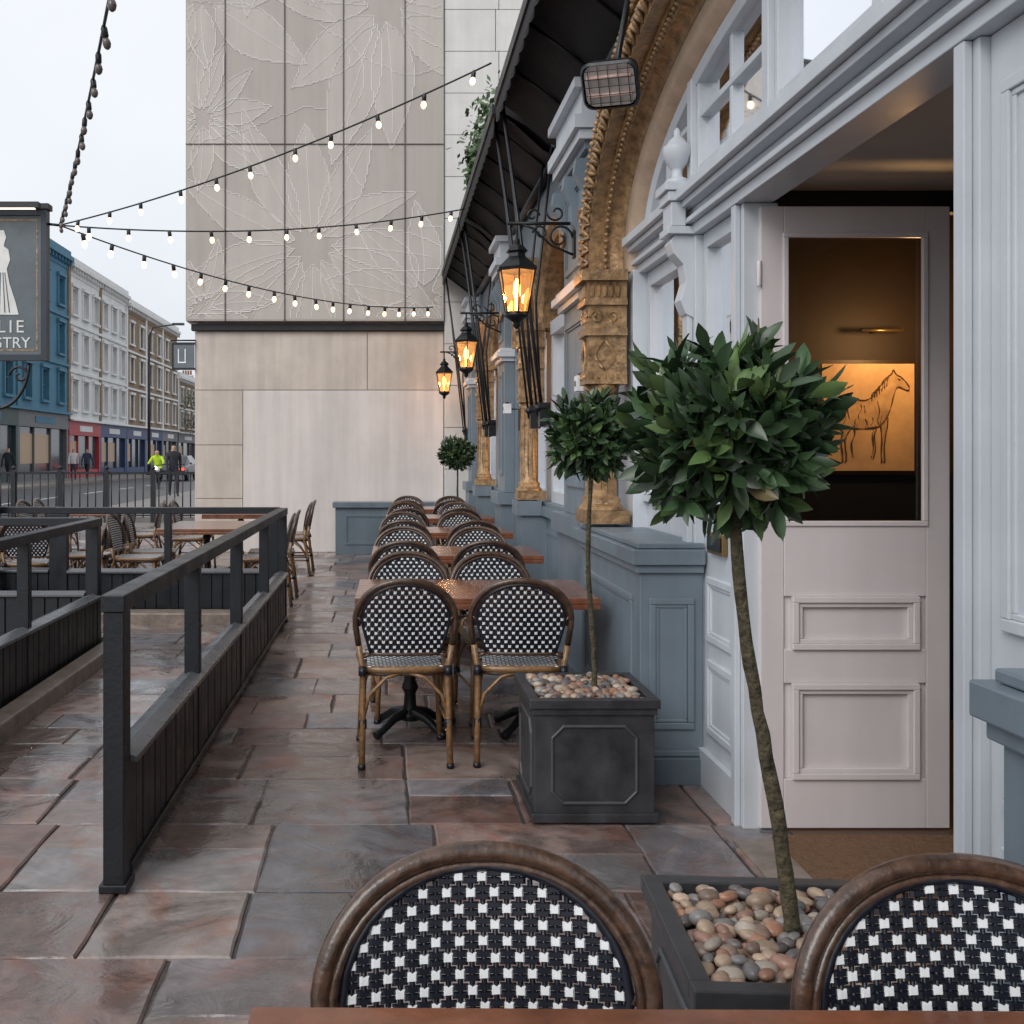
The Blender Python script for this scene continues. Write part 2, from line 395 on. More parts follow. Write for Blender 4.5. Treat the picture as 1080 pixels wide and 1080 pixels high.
for (y0,y1) in ((4.52,5.86),(0.66,1.86)):
    p.box(1.12,1.40,y0,y1,0.0,0.93,blue)
    p.box(1.09,1.40,y0-.03,y1+.03,0.0,0.12,blued)
    p.box(1.105,1.40,y0-.015,y1+.015,0.122,0.15,blue)
    p.box(1.10,1.40,y0-.02,y1+.02,0.93,0.965,blue)
    p.box(1.08,1.40,y0-.04,y1+.04,0.967,1.035,blue)
    p.box(1.11,1.40,y0-.01,y1+.01,1.037,1.062,blue)
    moulded_panel(p,'x',1.12,y0+.12,y1-.12,.24,.82,blue)
    moulded_panel(p,'y',y0,1.16,1.36,.24,.82,blue)
p.obj("pedestals",0.012,PUB)
# joinery of the entrance bay
j=MB()
lo,hi=YC-2.3,YC+2.3
for (x0,z0,z1) in ((1.36,2.43,2.475),(1.33,2.477,2.50),(1.36,2.502,2.545),(1.31,2.547,2.575),(1.28,2.577,2.62),(1.33,2.622,2.645)):
    j.box(x0,1.50,lo,hi,z0,z1,white)
for sgn in (-1,1):
    e=3.97 if sgn>0 else 2.49
    f=YC+sgn*1.34
    h=YC+sgn*2.25
    j.box(1.385,1.52,e,e+sgn*.10,0,2.428,white)
    j.box(1.362,1.384,e+sgn*.03,e+sgn*.075,0.0,2.428,white)
    j.box(1.37,1.52,f-sgn*.06,f+sgn*.08,0,2.428,white)
    j.box(1.345,1.369,f-sgn*.03,f+sgn*.05,0.0,2.1,white)
    a0,a1=sorted((e+sgn*.102,f-sgn*.062))
    ztop=1.2 if sgn>0 else 2.428
    j.box(1.41,1.50,a0,a1,0,ztop,white)
    j.box(1.38,1.409,a0,a1,0,.16,white)
    moulded_panel(j,'x',1.41,a0+.06,a1-.06,.24,.56,white,.014)
    moulded_panel(j,'x',1.41,a0+.06,a1-.06,.64,.92,white,.014)
    if sgn>0:
        j.box(1.38,1.50,a0,a1,1.202,1.25,white)
        j.box(1.405,1.47,a0,a0+.05,1.252,2.428,white); j.box(1.405,1.47,a1-.05,a1,1.252,2.428,white)
        j.box(1.405,1.47,a0+.052,a1-.052,2.36,2.428,white)
    else:
        moulded_panel(j,'x',1.41,a0+.06,a1-.06,1.05,2.3,white,.014)
    b0,b1=sorted((f+sgn*.082,h))
    j.box(1.41,1.50,b0,b1,0,1.2,white); j.box(1.38,1.50,b0,b1,1.202,1.25,white)
    j.box(1.405,1.47,b0,b0+.06,1.252,2.428,white); j.box(1.405,1.47,b1-.06,b1,1.252,2.428,white)
    j.box(1.405,1.47,b0+.062,b1-.062,2.35,2.428,white)
    cy=f+sgn*.01
    pts=[(1.39,cy,2.43),(1.285,cy,2.43),(1.265,cy,2.40),(1.28,cy,2.35),(1.325,cy,2.30),(1.335,cy,2.22),(1.31,cy,2.14),(1.335,cy,2.08),(1.39,cy,2.05)]
    j.prism([(q[0],q[1]-.05,q[2]) for q in pts],(0,.10,0),white)
    j.box(1.25,1.39,cy-.075,cy+.075,2.432,2.465,white)
    j.box(1.265,1.33,cy-.07,cy+.07,2.467,2.575,white)
    j.box(1.235,1.40,cy-.09,cy+.09,2.622,2.66,white); j.box(1.25,1.285,cy-.08,cy+.08,2.577,2.62,white)
    s8=.80
    j.lathe([(r_*s8,z_*s8) for r_,z_ in [(.03,0),(.065,.0),(.065,.03),(.03,.05),(.028,.09),(.06,.13),(.08,.18),(.078,.22),(.055,.235),(.05,.25),(.02,.28),(.018,.31),(.004,.33)]],(1.31,cy,2.66),white,16)
pf,of=arch_pts(YC,2.24,0.80,2.5,60)
j.sweep([(1.40,q[0],q[1]) for q in pf],of,[(-.09,-.06),(-.09,0.02),(-.05,.035),(-.03,.02),(0.0,.02),(0.0,-.06)],white)
def archz(yy,a_=2.2,b_=.78,z0=2.5):
    t=abs((yy-YC)/a_); 
    return z0+b_*(max(0,1-t**2.3))**(1/2.3)
for dyv in (-1.34,-.42,0.42,1.34):
    yy=YC+dyv; j.box(1.36,1.47,yy-.030,yy+.030,2.646,archz(yy)-.03,white)
for dyv in (-1.85,-.90,.90,1.85):
    yy=YC+dyv; j.box(1.40,1.45,yy-.016,yy+.016,2.646,archz(yy)-.04,white)
for y0,y1 in ((YC-1.9,YC-.46),(YC+.46,YC+1.9)): j.box(1.395,1.455,y0,y1,2.95,2.978,white)
# sash frames around each fanlight pane
for y0,y1 in ((YC-1.31,YC-.45),(YC+.45,YC+1.31),(YC-.39,YC+.39)):
    j.box(1.385,1.435,y0,y0+.028,2.692,archz(y0)-.05,white); j.box(1.385,1.435,y1-.028,y1,2.692,archz(y1)-.05,white); j.box(1.385,1.435,y0+.03,y1-.03,2.692,2.735,white)
j.box(1.38,1.46,YC-2.1,YC+2.1,2.647,2.69,white)
j.obj("entrance_joinery",0.006,PUB)
gl=MB()
gl.add([(1.44,4.1,1.25),(1.44,5.5,1.25),(1.44,5.5,2.42),(1.44,4.1,2.42)],[(0,1,2,3)],glassd)
gl.add([(1.44,1.0,1.25),(1.44,1.9,1.25),(1.44,1.9,2.42),(1.44,1.0,2.42)],[(0,1,2,3)],glassd)
gl.add([(1.425,q[0],q[1]) for q in arch_pts(YC,2.2,.78,2.5,40)[0]],[tuple(range(41))],glassup)
gl.obj("glazing",0,PUB,recalc=False)
b=MB(); b.box(1.385,1.408,4.22,4.42,1.03,1.12,brass); b.box(1.378,1.384,4.235,4.405,1.045,1.105,black); b.obj("letter_box",.003,PUB)
# interior shell
r=MB()
r.add([(5.5,-3,0.0),(5.5,15,0.0),(5.5,15,3.9),(5.5,-3,3.9)],[(0,1,2,3)],inter)
r.add([(1.5,-3,3.6),(5.5,-3,3.6),(5.5,15,3.6),(1.5,15,3.6)],[(0,1,2,3)],interb)
r.add([(1.55,-3,0.005),(5.5,-3,0.005),(5.5,15,0.005),(1.55,15,0.005)],[(0,1,2,3)],mat("interior_floor",(0.08,0.04,0.02),.4))
r.box(1.62,5.5,5.62,5.7,0,3.6,inter)
r.box(1.56,5.5,0.5,0.6,0,3.6,inter)
r.box(1.525,3.4,1.3,4.12,2.50,2.56,ceilm)
r.box(1.53,3.4,4.06,4.118,2.415,2.498,interb)
r.box(2.26,2.30,2.6,4.05,0,2.498,interb)
r.box(1.62,5.4,5.585,5.617,0,1.36,interb)
r.obj("interior",0,PUB)
def door(name,y):
    d=MB(); x0,x1=1.445,2.175; t=.045
    gx0,gx1,gz0,gz1=1.535,2.085,1.18,2.305
    d.box(x0,gx0,y,y+t,.01,2.41,doorp); d.box(gx1,x1,y,y+t,.01,2.41,doorp)
    d.box(gx0+.0005,gx1-.0005,y,y+t,gz1,2.41,doorp)
    d.box(gx0+.0005,gx1-.0005,y+.014,y+t-.014,.20,gz0-.12,doorp)
    d.box(gx0+.0005,gx1-.0005,y,y+t,.01,.20,doorp)
    d.box(gx0+.0005,gx1-.0005,y,y+t,.57,.70,doorp)
    d.box(gx0+.0005,gx1-.0005,y,y+t,.905,gz0,doorp)
    for (z0,z1) in ((.2,.57),(.70,.905)):
        for (i,pr,wd) in ((0.03,-.014,.024),(.054,-.004,.018)):
            X0,X1,A0,A1=gx0+i,gx1-i,z0+i-.03,z1-i+.03
            d.box(X0,X1,y+pr,y+.013,A0,A0+wd,doorp); d.box(X0,X1,y+pr,y+.013,A1-wd,A1,doorp)
            d.box(X0,X0+wd,y+pr,y+.013,A0+wd,A1-wd,doorp); d.box(X1-wd,X1,y+pr,y+.013,A0+wd,A1-wd,doorp)
    i=.016
    d.box(gx0-.004,gx1+.004,y-.008,y+.01,gz0-.004,gz0+i,doorp); d.box(gx0-.004,gx1+.004,y-.008,y+.01,gz1-i,gz1+.004,doorp)
    d.box(gx0-.004,gx0+i,y-.008,y+.01,gz0+i,gz1-i,doorp); d.box(gx1-i,gx1+.004,y-.008,y+.01,gz0+i,gz1-i,doorp)
    d.add([(gx0,y+.022,gz0),(gx1,y+.022,gz0),(gx1,y+.022,gz1),(gx0,y+.022,gz1)],[(0,1,2,3)],glassdoor)
    for z in (.35,1.3,2.15): d.tube([(x0-.008,y-.006,z-.05),(x0-.008,y-.006,z+.05)],.009,doorp,8)
    return d.obj(name,.003,PUB,recalc=True)
door("open_door",3.95); door("open_door_near",2.50)
# horse picture
pm=mat("drawing_paper",(0.72,0.48,0.25),0.7,var=.22,scale=4)
hp=MB(); px,pz,py=2.615,1.655,5.56; fw,fh=.27,.31
hp.box(px-fw,px+fw,py,py+.022,pz-fh,pz+fh,mat("frame_wood",(0.03,0.015,0.008),.4))
hp.box(px-fw+.02,px+fw-.02,py-.006,py-.001,pz-fh+.02,pz+fh-.02,pm)
ink=mat("charcoal_ink",(0.13,0.07,0.035),.8,var=.6,scale=40)
inkw=mat("charcoal_wash",(0.58,0.38,0.195),.8,var=.30,scale=12)
def hpt(u,v,off): return (px+(u-.52)*.50,py-off,pz+(v-.5)*.55)
def hs(pts,r=.0030):
    P=[hpt(u+U(-.004,.004),v+U(-.004,.004),.011) for u,v in pts]
    Q=[]
    for i in range(len(P)-1):
        p0=Vector(P[max(i-1,0)]);p1=Vector(P[i]);p2=Vector(P[i+1]);p3=Vector(P[min(i+2,len(P)-1)])
        for t in (0,.25,.5,.75):
            Q.append(.5*((2*p1)+(-p0+p2)*t+(2*p0-5*p1+4*p2-p3)*t*t+(-p0+3*p1-3*p2+p3)*t**3))
    Q.append(Vector(P[-1])); ph_=U(0,6); hp.tube(Q,[r*(.35+.9*abs(math.sin(k*.45+ph_))) for k in range(len(Q))],ink,4)
body=[(.96,.80),(.955,.765),(.90,.78),(.84,.80),(.80,.73),(.77,.62),(.73,.52),(.72,.40),(.70,.28),(.69,.16),(.70,.06),(.66,.06),(.66,.16),(.665,.28),(.65,.42),(.56,.40),(.44,.39),(.34,.40),(.29,.33),(.265,.26),(.275,.15),(.28,.06),(.24,.06),(.24,.15),(.225,.26),(.24,.36),(.18,.46),(.155,.56),(.18,.65),(.26,.695),(.36,.685),(.46,.665),(.55,.69),(.62,.77),(.69,.87),(.77,.925),(.79,.97),(.815,.925),(.87,.895),(.92,.85)]
hp.add([hpt(u,v,.0085) for u,v in body],[tuple(range(len(body)))],inkw)
for rep in range(2):
    hs([(.96,.80),(.92,.85),(.87,.895),(.815,.925),(.79,.97),(.77,.925),(.69,.87),(.62,.77),(.55,.69),(.46,.665),(.36,.685),(.26,.695),(.18,.65),(.155,.56)])
    hs([(.96,.80),(.955,.765),(.90,.78),(.84,.80),(.80,.73),(.77,.62),(.73,.52),(.65,.42),(.56,.40),(.44,.39),(.34,.40)])
    hs([(.73,.50),(.72,.40),(.70,.28),(.69,.16),(.70,.06)]); hs([(.65,.42),(.665,.28),(.66,.16),(.66,.06)])
    hs([(.155,.56),(.18,.46),(.24,.36),(.225,.26),(.24,.15),(.24,.06)]); hs([(.34,.40),(.29,.33),(.265,.26),(.275,.15),(.28,.06)])
    hs([(.17,.64),(.10+.01*rep,.57),(.09+.02*rep,.42),(.11,.28)],.005)
hs([(.62,.42),(.585,.32),(.60,.2),(.575,.09)]); hs([(.60,.42),(.56,.32),(.575,.2),(.55,.10)],.0025)
hs([(.36,.42),(.375,.33),(.34,.24),(.355,.10)]); hs([(.17,.62),(.125,.52),(.12,.36)],.004)
for k in range(7): u=.59+k*.026; hs([(u,.76+k*.025),(u-.025,.73+k*.022),(u-.03,.66+k*.024)],.0028)
for k in range(12): u=U(.2,.7); v=U(.46,.64); hs([(u,v),(u+U(-.02,.02),v-.04),(u+U(-.03,.03),v-.08)],.0014)
hs([(.33,.66),(.30,.58),(.31,.48)],.002); hs([(.62,.66),(.64,.56),(.62,.48)],.002); hs([(.84,.88),(.86,.87)],.004)
hp.obj("horse_drawing",0)
# bays beyond the entrance
bw=MB()
for (y0,y1) in ((7.0,10.2),(11.0,14.2)):
    bw.box(1.33,1.6,y0,y1,0,.95,blue); bw.box(1.30,1.6,y0,y1,0,.14,blued); bw.box(1.28,1.6,y0,y1,.952,1.03,blue); bw.box(1.31,1.6,y0,y1,1.032,1.06,blue)
    for q0,q1 in ((y0+.1,(y0+y1)/2-.1),((y0+y1)/2+.1,y1-.1)): moulded_panel(bw,'x',1.33,q0,q1,.24,.84,blue)
    ym=(y0+y1)/2
    bw.box(1.12,1.329,ym-.16,ym+.16,0,.95,blue); bw.box(1.08,1.279,ym-.19,ym+.19,.953,1.07,blue)
    for c0,c1 in ((y0,ym),(ym,y1)):
        cc=(c0+c1)/2; ha=(c1-c0)/2-.12
        arch_wall(bw,cc,ha,.62,2.5,c0,c1,3.8,1.34,blued,.2,24)
        P,O=arch_pts(cc,ha,.62,2.5,30,2.0)
        bw.sweep([(1.34,q[0],q[1]) for q in P],O,[(0,-.1),(0,.04),(.03,.07),(.06,.05),(.09,.09),(.13,.09),(.13,0)],gold)
        zt=2.5
        bw.box(1.37,1.46,cc-ha,cc-ha+.07,1.06,zt,white); bw.box(1.37,1.46,cc+ha-.07,cc+ha,1.06,zt,white)
        bw.box(1.36,1.46,cc-ha+.001,cc+ha-.001,zt-.06,zt+.05,white); bw.box(1.38,1.45,cc-.03,cc+.03,1.06,zt+.56,white)
        bw.box(1.37,1.46,cc-ha+.072,cc+ha-.072,1.062,1.15,white); bw.box(1.39,1.45,cc-ha+.072,cc-.032,1.9,1.94,white); bw.box(1.39,1.45,cc+.032,cc+ha-.072,1.9,1.94,white)
        bw.add([(1.42,cc-ha,1.06),(1.42,cc+ha,1.06),(1.42,cc+ha,2.5),(1.42,cc-ha,2.5)],[(0,1,2,3)],glassd)
        bw.add([(1.42,q[0],q[1]) for q in P],[tuple(range(31))],glassd)
for (y0,y1) in ((5.9,6.98),(10.22,10.98),(14.22,15.0)):
    bw.box(1.30,1.6,y0-.03,y1+.02,0,3.8,blue)
    a0,a1=y0+.12,y1-.06
    bw.box(1.16,1.299,a0,a1,0,.95,blue); bw.box(1.12,1.299,a0-.04,a1+.04,.953,1.07,blue); bw.box(1.13,1.299,a0-.03,a1+.03,0,.15,blued)
    bw.box(1.20,1.299,a0+.02,a1-.02,1.073,3.25,blue)
    moulded_panel(bw,'x',1.20,a0+.12,a1-.12,1.25,2.3,blue,.018)
    moulded_panel(bw,'x',1.20,a0+.12,a1-.12,2.62,3.15,blued,.018)
    for (x0,z0,z1,e) in ((1.16,2.40,2.44,.0),(1.12,2.443,2.49,.03),(1.15,2.493,2.53,.02),(1.17,3.253,3.30,0),(1.13,3.303,3.36,.03),(1.10,3.363,3.44,.05),(1.15,3.443,3.60,.0),(1.10,3.603,3.66,.04)):
        bw.box(x0,1.299,a0-e,a1+e,z0,z1,white if z0>3.3 or z0<2.5 else blue)
    for q in (a0+.12,a1-.12):
        P=[(1.17,q+.07*(1-k/16)*math.cos(k*.7),2.87+.07*(1-k/16)*math.sin(k*.7)) for k in range(16)]
        bw.tube(P,.012,gold,5)
    for q in (a0+.05,(a0+a1)/2,a1-.05):
        bw.prism([(1.2,q-.04,3.2),(1.12,q-.04,3.2),(1.11,q-.04,3.12),(1.16,q-.04,3.02),(1.17,q-.04,2.9),(1.2,q-.04,2.86)],(0,.08,0),blue)
bw.obj("window_bays",0.005,PUB)
# awnings
def awning(y0,y1,arms):
    m=MB()
    ny=int((y1-y0)/.12)
    vs=[];fs=[]
    prof=[(1.34,3.77),(1.22,3.84),(1.10,3.96),(0.98,4.06),(.86,4.12)]
    for i in range(ny+1):
        yy=y0+(y1-y0)*i/ny; sg=.018*math.sin((yy)*9.0)+.01*math.sin(yy*23)
        for k,(x,z) in enumerate(prof): vs.append((x,yy,z-(sg*.8+.02)*math.sin(k/4*math.pi)))
    for i in range(ny):
        for k in range(4): o=i*5+k; fs.append((o,o+1,o+6,o+5))
    m.add(vs,fs,canvas,True)
    m.prism([(1.33,y0,3.80),(1.33,y0,4.05),(.88,y0,4.26),(.86,y0,4.14),(1.1,y0,4.0)],(0,y1-y0,0),canvas)
    m.box(.82,.88,y0-.02,y1+.02,4.09,4.17,black)
    n=int((y1-y0)/.22)
    for i in range(n):
        a0=y0+(y1-y0)*i/n; a1=y0+(y1-y0)*(i+1)/n; ww=a1-a0
        pts=[(.835,a0,4.10)]+[(.835+.008*math.sin(k),a0+ww*k/6,3.98-.035*math.sin(math.pi*k/6)) for k in range(7)]+[(.835,a1,4.10)]
        m.prism(pts,(.006,0,0),canvas)
    yy=y0+.3
    while yy<y1:
        m.tube([(1.33,yy,3.74),(1.08,yy,3.93),(.87,yy,4.09)],.012,black,6); yy+=.75
    m.tube([(1.30,y0,3.72),(1.30,y1,3.72)],.04,black,10)
    for yy in arms:
        m.tube([(1.16,yy,1.78),(1.05,yy,2.7),(.86,yy,4.12)],.014,black,8)
        m.tube([(1.14,yy+.07,1.74),(1.03,yy+.05,2.7),(.90,yy+.02,3.9)],.009,black,8)
        m.tube([(1.16,yy+.05,1.78),(1.12,yy+.04,2.6),(1.24,yy,3.74)],.010,black,8)
        m.box(1.14,1.22,yy-.03,yy+.06,1.66,1.84,black); m.ball((1.13,yy,1.8),.028,.028,.028,black)
        m.box(1.13,1.2,yy-.05,yy+.08,1.80,1.83,black)
    return m.obj("folded_awning",0)
awning(1.0,4.2,[]); awning(4.45,7.75,[7.62]); awning(7.95,11.5,[8.1,11.38]); awning(11.7,15.1,[11.85,14.9])
# patio heater under awning
h=MB()
zax=Vector((.42,.68,.60)).normalized(); xax=Vector((1,-.25,.12)); xax=(xax-zax*xax.dot(zax)).normalized(); yax=zax.cross(xax)
h.M=Matrix(((xax.x,yax.x,zax.x,1.0),(xax.y,yax.y,zax.y,4.55),(xax.z,yax.z,zax.z,3.10),(0,0,0,1)))
def rrect(w_,h_,rad,z,n=5):
    P=[]
    for cx,cy,a0 in ((w_-rad,h_-rad,0),(-w_+rad,h_-rad,90),(-w_+rad,-h_+rad,180),(w_-rad,-h_+rad,270)):
        for k in range(n+1):
            t=math.radians(a0+90*k/n); P.append((cx+rad*math.cos(t),cy+rad*math.sin(t),z))
    return P
rings=[rrect(.118,.095,.04,-.03),rrect(.128,.105,.045,-.02),rrect(.12,.098,.045,.03),rrect(.09,.06,.04,.07)]
nn=len(rings[0]); vs=[q for rr_ in rings for q in rr_]; fs=[(i*nn+k,i*nn+(k+1)%nn,(i+1)*nn+(k+1)%nn,(i+1)*nn+k) for i in range(3) for k in range(nn)]+[tuple(range(3*nn,4*nn))]
h.add(vs,fs,black,False)
refl=mat("heater_reflector",(0.72,0.68,0.66),.3,.75)
h.add(rrect(.112,.090,.04,-.0205),[tuple(range(nn))],refl)
for k in range(-2,3): h.tube([(-.115,k*.036,-.034),(.115,k*.036,-.034)],.0018,iron,5)
for k in range(-2,3): h.tube([(k*.045,-.092,-.035),(k*.045,.092,-.035)],.002,iron,5)
for q in (-.04,.04): h.tube([(-.10,q,-.027),(.10,q,-.027)],.009,mat("quartz_tube",(.55,.38,.32),.2),8)
h.M=Matrix.Identity(4); h.tube([(1.03,4.60,3.15),(1.06,4.65,3.3),(1.15,4.67,3.78)],.014,black); 
h.obj("patio_heater",0)
# lanterns
def lantern(y,x=.83,z=2.52,power=9):
    m=MB()
    def ring(r,zz): return [(x+r*math.cos(math.pi/6+k*math.pi/3),y+r*math.sin(math.pi/6+k*math.pi/3),zz) for k in range(6)]
    b0,b1=ring(.075,z-.17),ring(.125,z+.10)
    for k in range(6):
        k2=(k+1)%6
        m.add([b0[k],b0[k2],b1[k2],b1[k]],[(0,1,2,3)],glasslan)
        m.tube([b0[k],b1[k]],.006,iron,5); m.tube([b0[k],b0[k2]],.008,iron,5); m.tube([b1[k],b1[k2]],.010,iron,5)
    m.lathe([(.075,0),(.08,-.02),(.05,-.04),(.02,-.06),(.025,-.08),(.006,-.10)],(x,y,z-.17),iron,12)
    m.lathe([(.135,0),(.14,.012),(.10,.05),(.06,.085),(.055,.11),(.075,.12),(.05,.15),(.02,.17),(.022,.19),(.008,.21),(.008,.27)],(x,y,z+.10),iron,6,False,math.pi/6)
    m.lathe([(.012,0),(.012,.07),(.024,.10),(.022,.16),(.006,.20)],(x,y,z-.15),lampglow,8)
    zb=z+.40
    m.tube([(1.2,y,zb),(x-.06,y,zb)],.011,iron,8); m.tube([(x,y,zb),(x,y,z+.33)],.008,iron,6)
    m.box(1.185,1.2,y-.03,y+.03,zb-.22,zb+.16,iron)
    def spiral(cx,cz,r0,turn,s0,mx):
        return [(cx+mx*r0*(1-.75*k/18)*math.cos(s0+turn*k/18),y,cz+r0*(1-.75*k/18)*math.sin(s0+turn*k/18)) for k in range(19)]
    m.tube(spiral(1.10,zb-.09,.085,7,0,1),.008,iron,6); m.tube(spiral(.98,zb-.06,.05,7,0,-1),.007,iron,6)
    m.tube(spiral(1.08,zb+.07,.06,6,3.14,1),.007,iron,6); m.tube(spiral(.93,zb+.05,.045,6,0,1),.007,iron,6)
    m.tube([(1.19,y,zb-.2),(1.05,y,zb-.14),(.93,y,zb-.03),(.85,y,zb)],.008,iron,6)
    o=m.obj("wall_lantern",0,recalc=False)
    l=bpy.data.lights.new("lantern_flame",'POINT'); l.energy=power; l.color=(1,.52,.2); l.shadow_soft_size=.04
    lo_=bpy.data.objects.new("flame_light",l); sc.collection.objects.link(lo_); lo_.location=(x,y,z-.03); lo_.parent=o
for yy in (6.5,10.6,14.6): lantern(yy,power=14)
for (yy,zz) in ((5.95,1.86),(9.6,1.88)):
    m=MB(); m.box(1.10,1.17,yy-.04,yy+.04,zz-.04,zz+.05,mat("white_plastic",(.7,.72,.74),.4)); m.lathe([(.018,0),(.02,.01),(.015,.018)],(1.135,yy,zz+.05),black,10)
    m.tube([(1.17,yy,zz),(1.25,yy,zz),(1.25,yy,zz-.2)],.01,black,6); m.box(1.096,1.099,yy-.012,yy+.012,zz-.01,zz+.02,black); m.obj("wall_sensor_box",.004)
def plight(name,loc,e,col=(1,.55,.22),s=.1,parent=None):
    l=bpy.data.lights.new(name,'POINT'); l.energy=e; l.color=col; l.shadow_soft_size=s
    o=bpy.data.objects.new(name,l); sc.collection.objects.link(o); o.location=loc
    if parent: o.parent=parent
    return o
plight("picture_lamp",(2.72,5.2,2.08),17,parent=PUB,s=.05)
for yy in (8.6,12.6): plight("room_lamp",(2.3,yy,2.3),30,parent=PUB)
pl=MB(); pl.tube([(2.55,5.5,2.12),(2.78,5.5,2.12)],.010,brass,8); pl.tube([(2.66,5.62,2.12),(2.66,5.5,2.12)],.006,brass,6); pl.obj("picture_light_fitting",0,PUB)
wl=MB(); wl.lathe([(.02,0),(.06,.03),(.07,.09),(.05,.15),(.02,.17)],(1.75,4.95,1.85),emis("shade_glow",(1,.5,.18),5),12); wl.tube([(1.75,4.95,1.85),(1.75,4.95,1.0)],.01,brass); wl.obj("window_table_lamp",0,PUB)
dm=MB(); dm.box(1.45,2.2,2.75,3.85,0.006,.024,mat("coir",(0.17,0.09,0.045),.95,var=.3,scale=50,bump=1.0,bscale=120)); dm.obj("doormat",.004)
ts=MB(); ts.box(1.30,1.52,2.68,3.84,0.0,.012,kerbm); ts.obj("door_threshold",.004,PUB)
# ------------------------------------------------------------------ stone building
SB=empty("stone_building")
s=MB()
YB=15.25
s.box(-2.84,12,YB+.12,45,0,14,stone)
s.box(-2.96,12,YB+.0,44,3.43,14,stone)
s.obj("mass",0,SB)
s=MB()
def blk(x0,x1,z0,z1,m,yf=YB+.05):
    g_=.004; s.box(x0+g_,x1-g_,yf,yf+.068,z0+g_,z1-g_,m)
blk(-2.86,-.28,2.42,3.30,stonet); blk(-.28,.86,2.42,3.30,stonet)
blk(-2.86,-2.14,1.6,2.42,stonet); blk(-2.86,-2.14,.8,1.6,stonet); blk(-2.86,-2.14,0,.8,stonet)
blk(-2.14,.86,.0,2.42,stone)
s.box(-2.9,.87,YB-.02,YB+.118,3.305,3.40,dark)
s.obj("lower_ashlar",.004,SB)
s=MB()
xs=[-2.97,-2.38,-1.50,-.63,.28,.86]; zs=[3.43,6.05,8.7,11.3,14]
for i in range(5):
    for k in range(4): s.box(xs[i]+.007,xs[i+1]-.007,YB-.10,YB-.004,zs[k]+.007,zs[k+1]-.007,panelm)
jshadow=mat("panel_joint_shadow",(.10,.09,.085),.8)  # dark strips proud of the panel joints, the joint shadow put in as colour
for x in xs[1:-1]: s.box(x-.007,x+.007,YB-.118,YB-.006,3.44,13.95,jshadow)
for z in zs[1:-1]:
    for i in range(5): s.box(xs[i]+.008,xs[i+1]-.008,YB-.114,YB-.006,z-.006,z+.006,jshadow)
s.obj("etched_panels",0,SB)
s=MB()
z=0; k=0
while z<14:
    hh=.62; off=.5 if k%2 else 0
    s.box(.87,1.62+off*.1,YB-.06,YB+.115,z+.004,z+hh-.004,stonew); s.box(1.63+off*.1,2.6,YB-.06,YB+.115,z+.004,z+hh-.004,stonew)
    z+=hh; k+=1
s.obj("corner_stonework",.004,SB)
e=MB(); random.seed(11)
PX=lambda x:(x-407)*.01415
PZ=lambda y:1.45+(480-y)*.01415
cnt=0
def clip_poly(pts):
    def cl(P,f_in,f_int):
        out=[]
        for i in range(len(P)):
            a_,b_=P[i-1],P[i]
            if f_in(b_):
                if not f_in(a_): out.append(f_int(a_,b_))
                out.append(b_)
            elif f_in(a_): out.append(f_int(a_,b_))
        return out
    def ix(v): return lambda a_,b_:(v,a_[1]+(b_[1]-a_[1])*(v-a_[0])/(b_[0]-a_[0]))
    def iz(v): return lambda a_,b_:(a_[0]+(b_[0]-a_[0])*(v-a_[1])/(b_[1]-a_[1]),v)
    P=pts
    for fi,ft in ((lambda q:q[0]>=-2.95,ix(-2.95)),(lambda q:q[0]<=.845,ix(.845)),(lambda q:q[1]>=3.46,iz(3.46)),(lambda q:q[1]<=13.9,iz(13.9))):
        if len(P)<3: return []
        P=cl(P,fi,ft)
    return P
def line(pts,r=.0062):
    seg=[]
    for q in pts:
        if -2.95<q[0]<.845 and 3.46<q[1]<13.9: seg.append((q[0],YB-.1035,q[1]))
        else:
            if len(seg)>1: e.tube(seg,r,etch,4,smooth=False)
            seg=[]
    if len(seg)>1: e.tube(seg,r,etch,4,smooth=False)
def stepped(pts,g_=.03):
    out=[]
    for i in range(len(pts)-1):
        a_,b_=pts[i],pts[i+1]; L=math.hypot(b_[0]-a_[0],b_[1]-a_[1]); k=max(1,int(L/g_))
        for t in range(k):
            x=a_[0]+(b_[0]-a_[0])*t/k; z=a_[1]+(b_[1]-a_[1])*t/k
            q=(round(x/g_)*g_,round(z/g_)*g_)
            if not out or q!=out[-1]: out.append(q)
    return out
def flower(px_,py_,rad,n,ph=0,fill=True,wd=.32):
    global cnt
    cx,cz=PX(px_),PZ(py_); rad*=.01415
    for i in range(n):
        a_=ph+2*math.pi*i/n+U(-.12,.12); rr=rad*U(.7,1.2); w_=wd*U(.75,1.2); bend=U(-.25,.25)
        N=14; up=[];dn=[]
        for t in range(N+1):
            f=t/N; ww=rr*w_*math.sin(math.pi*f**.8)*.5; u=.12*rr+f*rr*.88; c0=bend*rr*f*f
            up.append((u,c0+ww)); dn.append((u,c0-ww))
        loop=up+list(reversed(dn))
        ca,sa=math.cos(a_),math.sin(a_)
        loop=[(cx+u*ca-v*sa,cz+u*sa+v*ca) for u,v in loop]
        if fill:
            cp=clip_poly(loop)
            if len(cp)>2:
                cnt+=1; yy=YB-.1012-.00002*cnt
                e.add([(q[0],yy,q[1]) for q in cp],[tuple(range(len(cp)))],petal)
        line(stepped(loop+[loop[0]]))
        line([(cx+(rr*f)*ca-bend*rr*f*f*sa,cz+rr*f*sa+bend*rr*f*f*ca) for f in [.12+.07*k for k in range(12)]],.0045)
flower(215,128,75,11,.2); flower(405,10,165,11,.4,True,.36); flower(330,262,140,12,.1,True,.30); flower(215,0,110,7,1.1,True,.5)
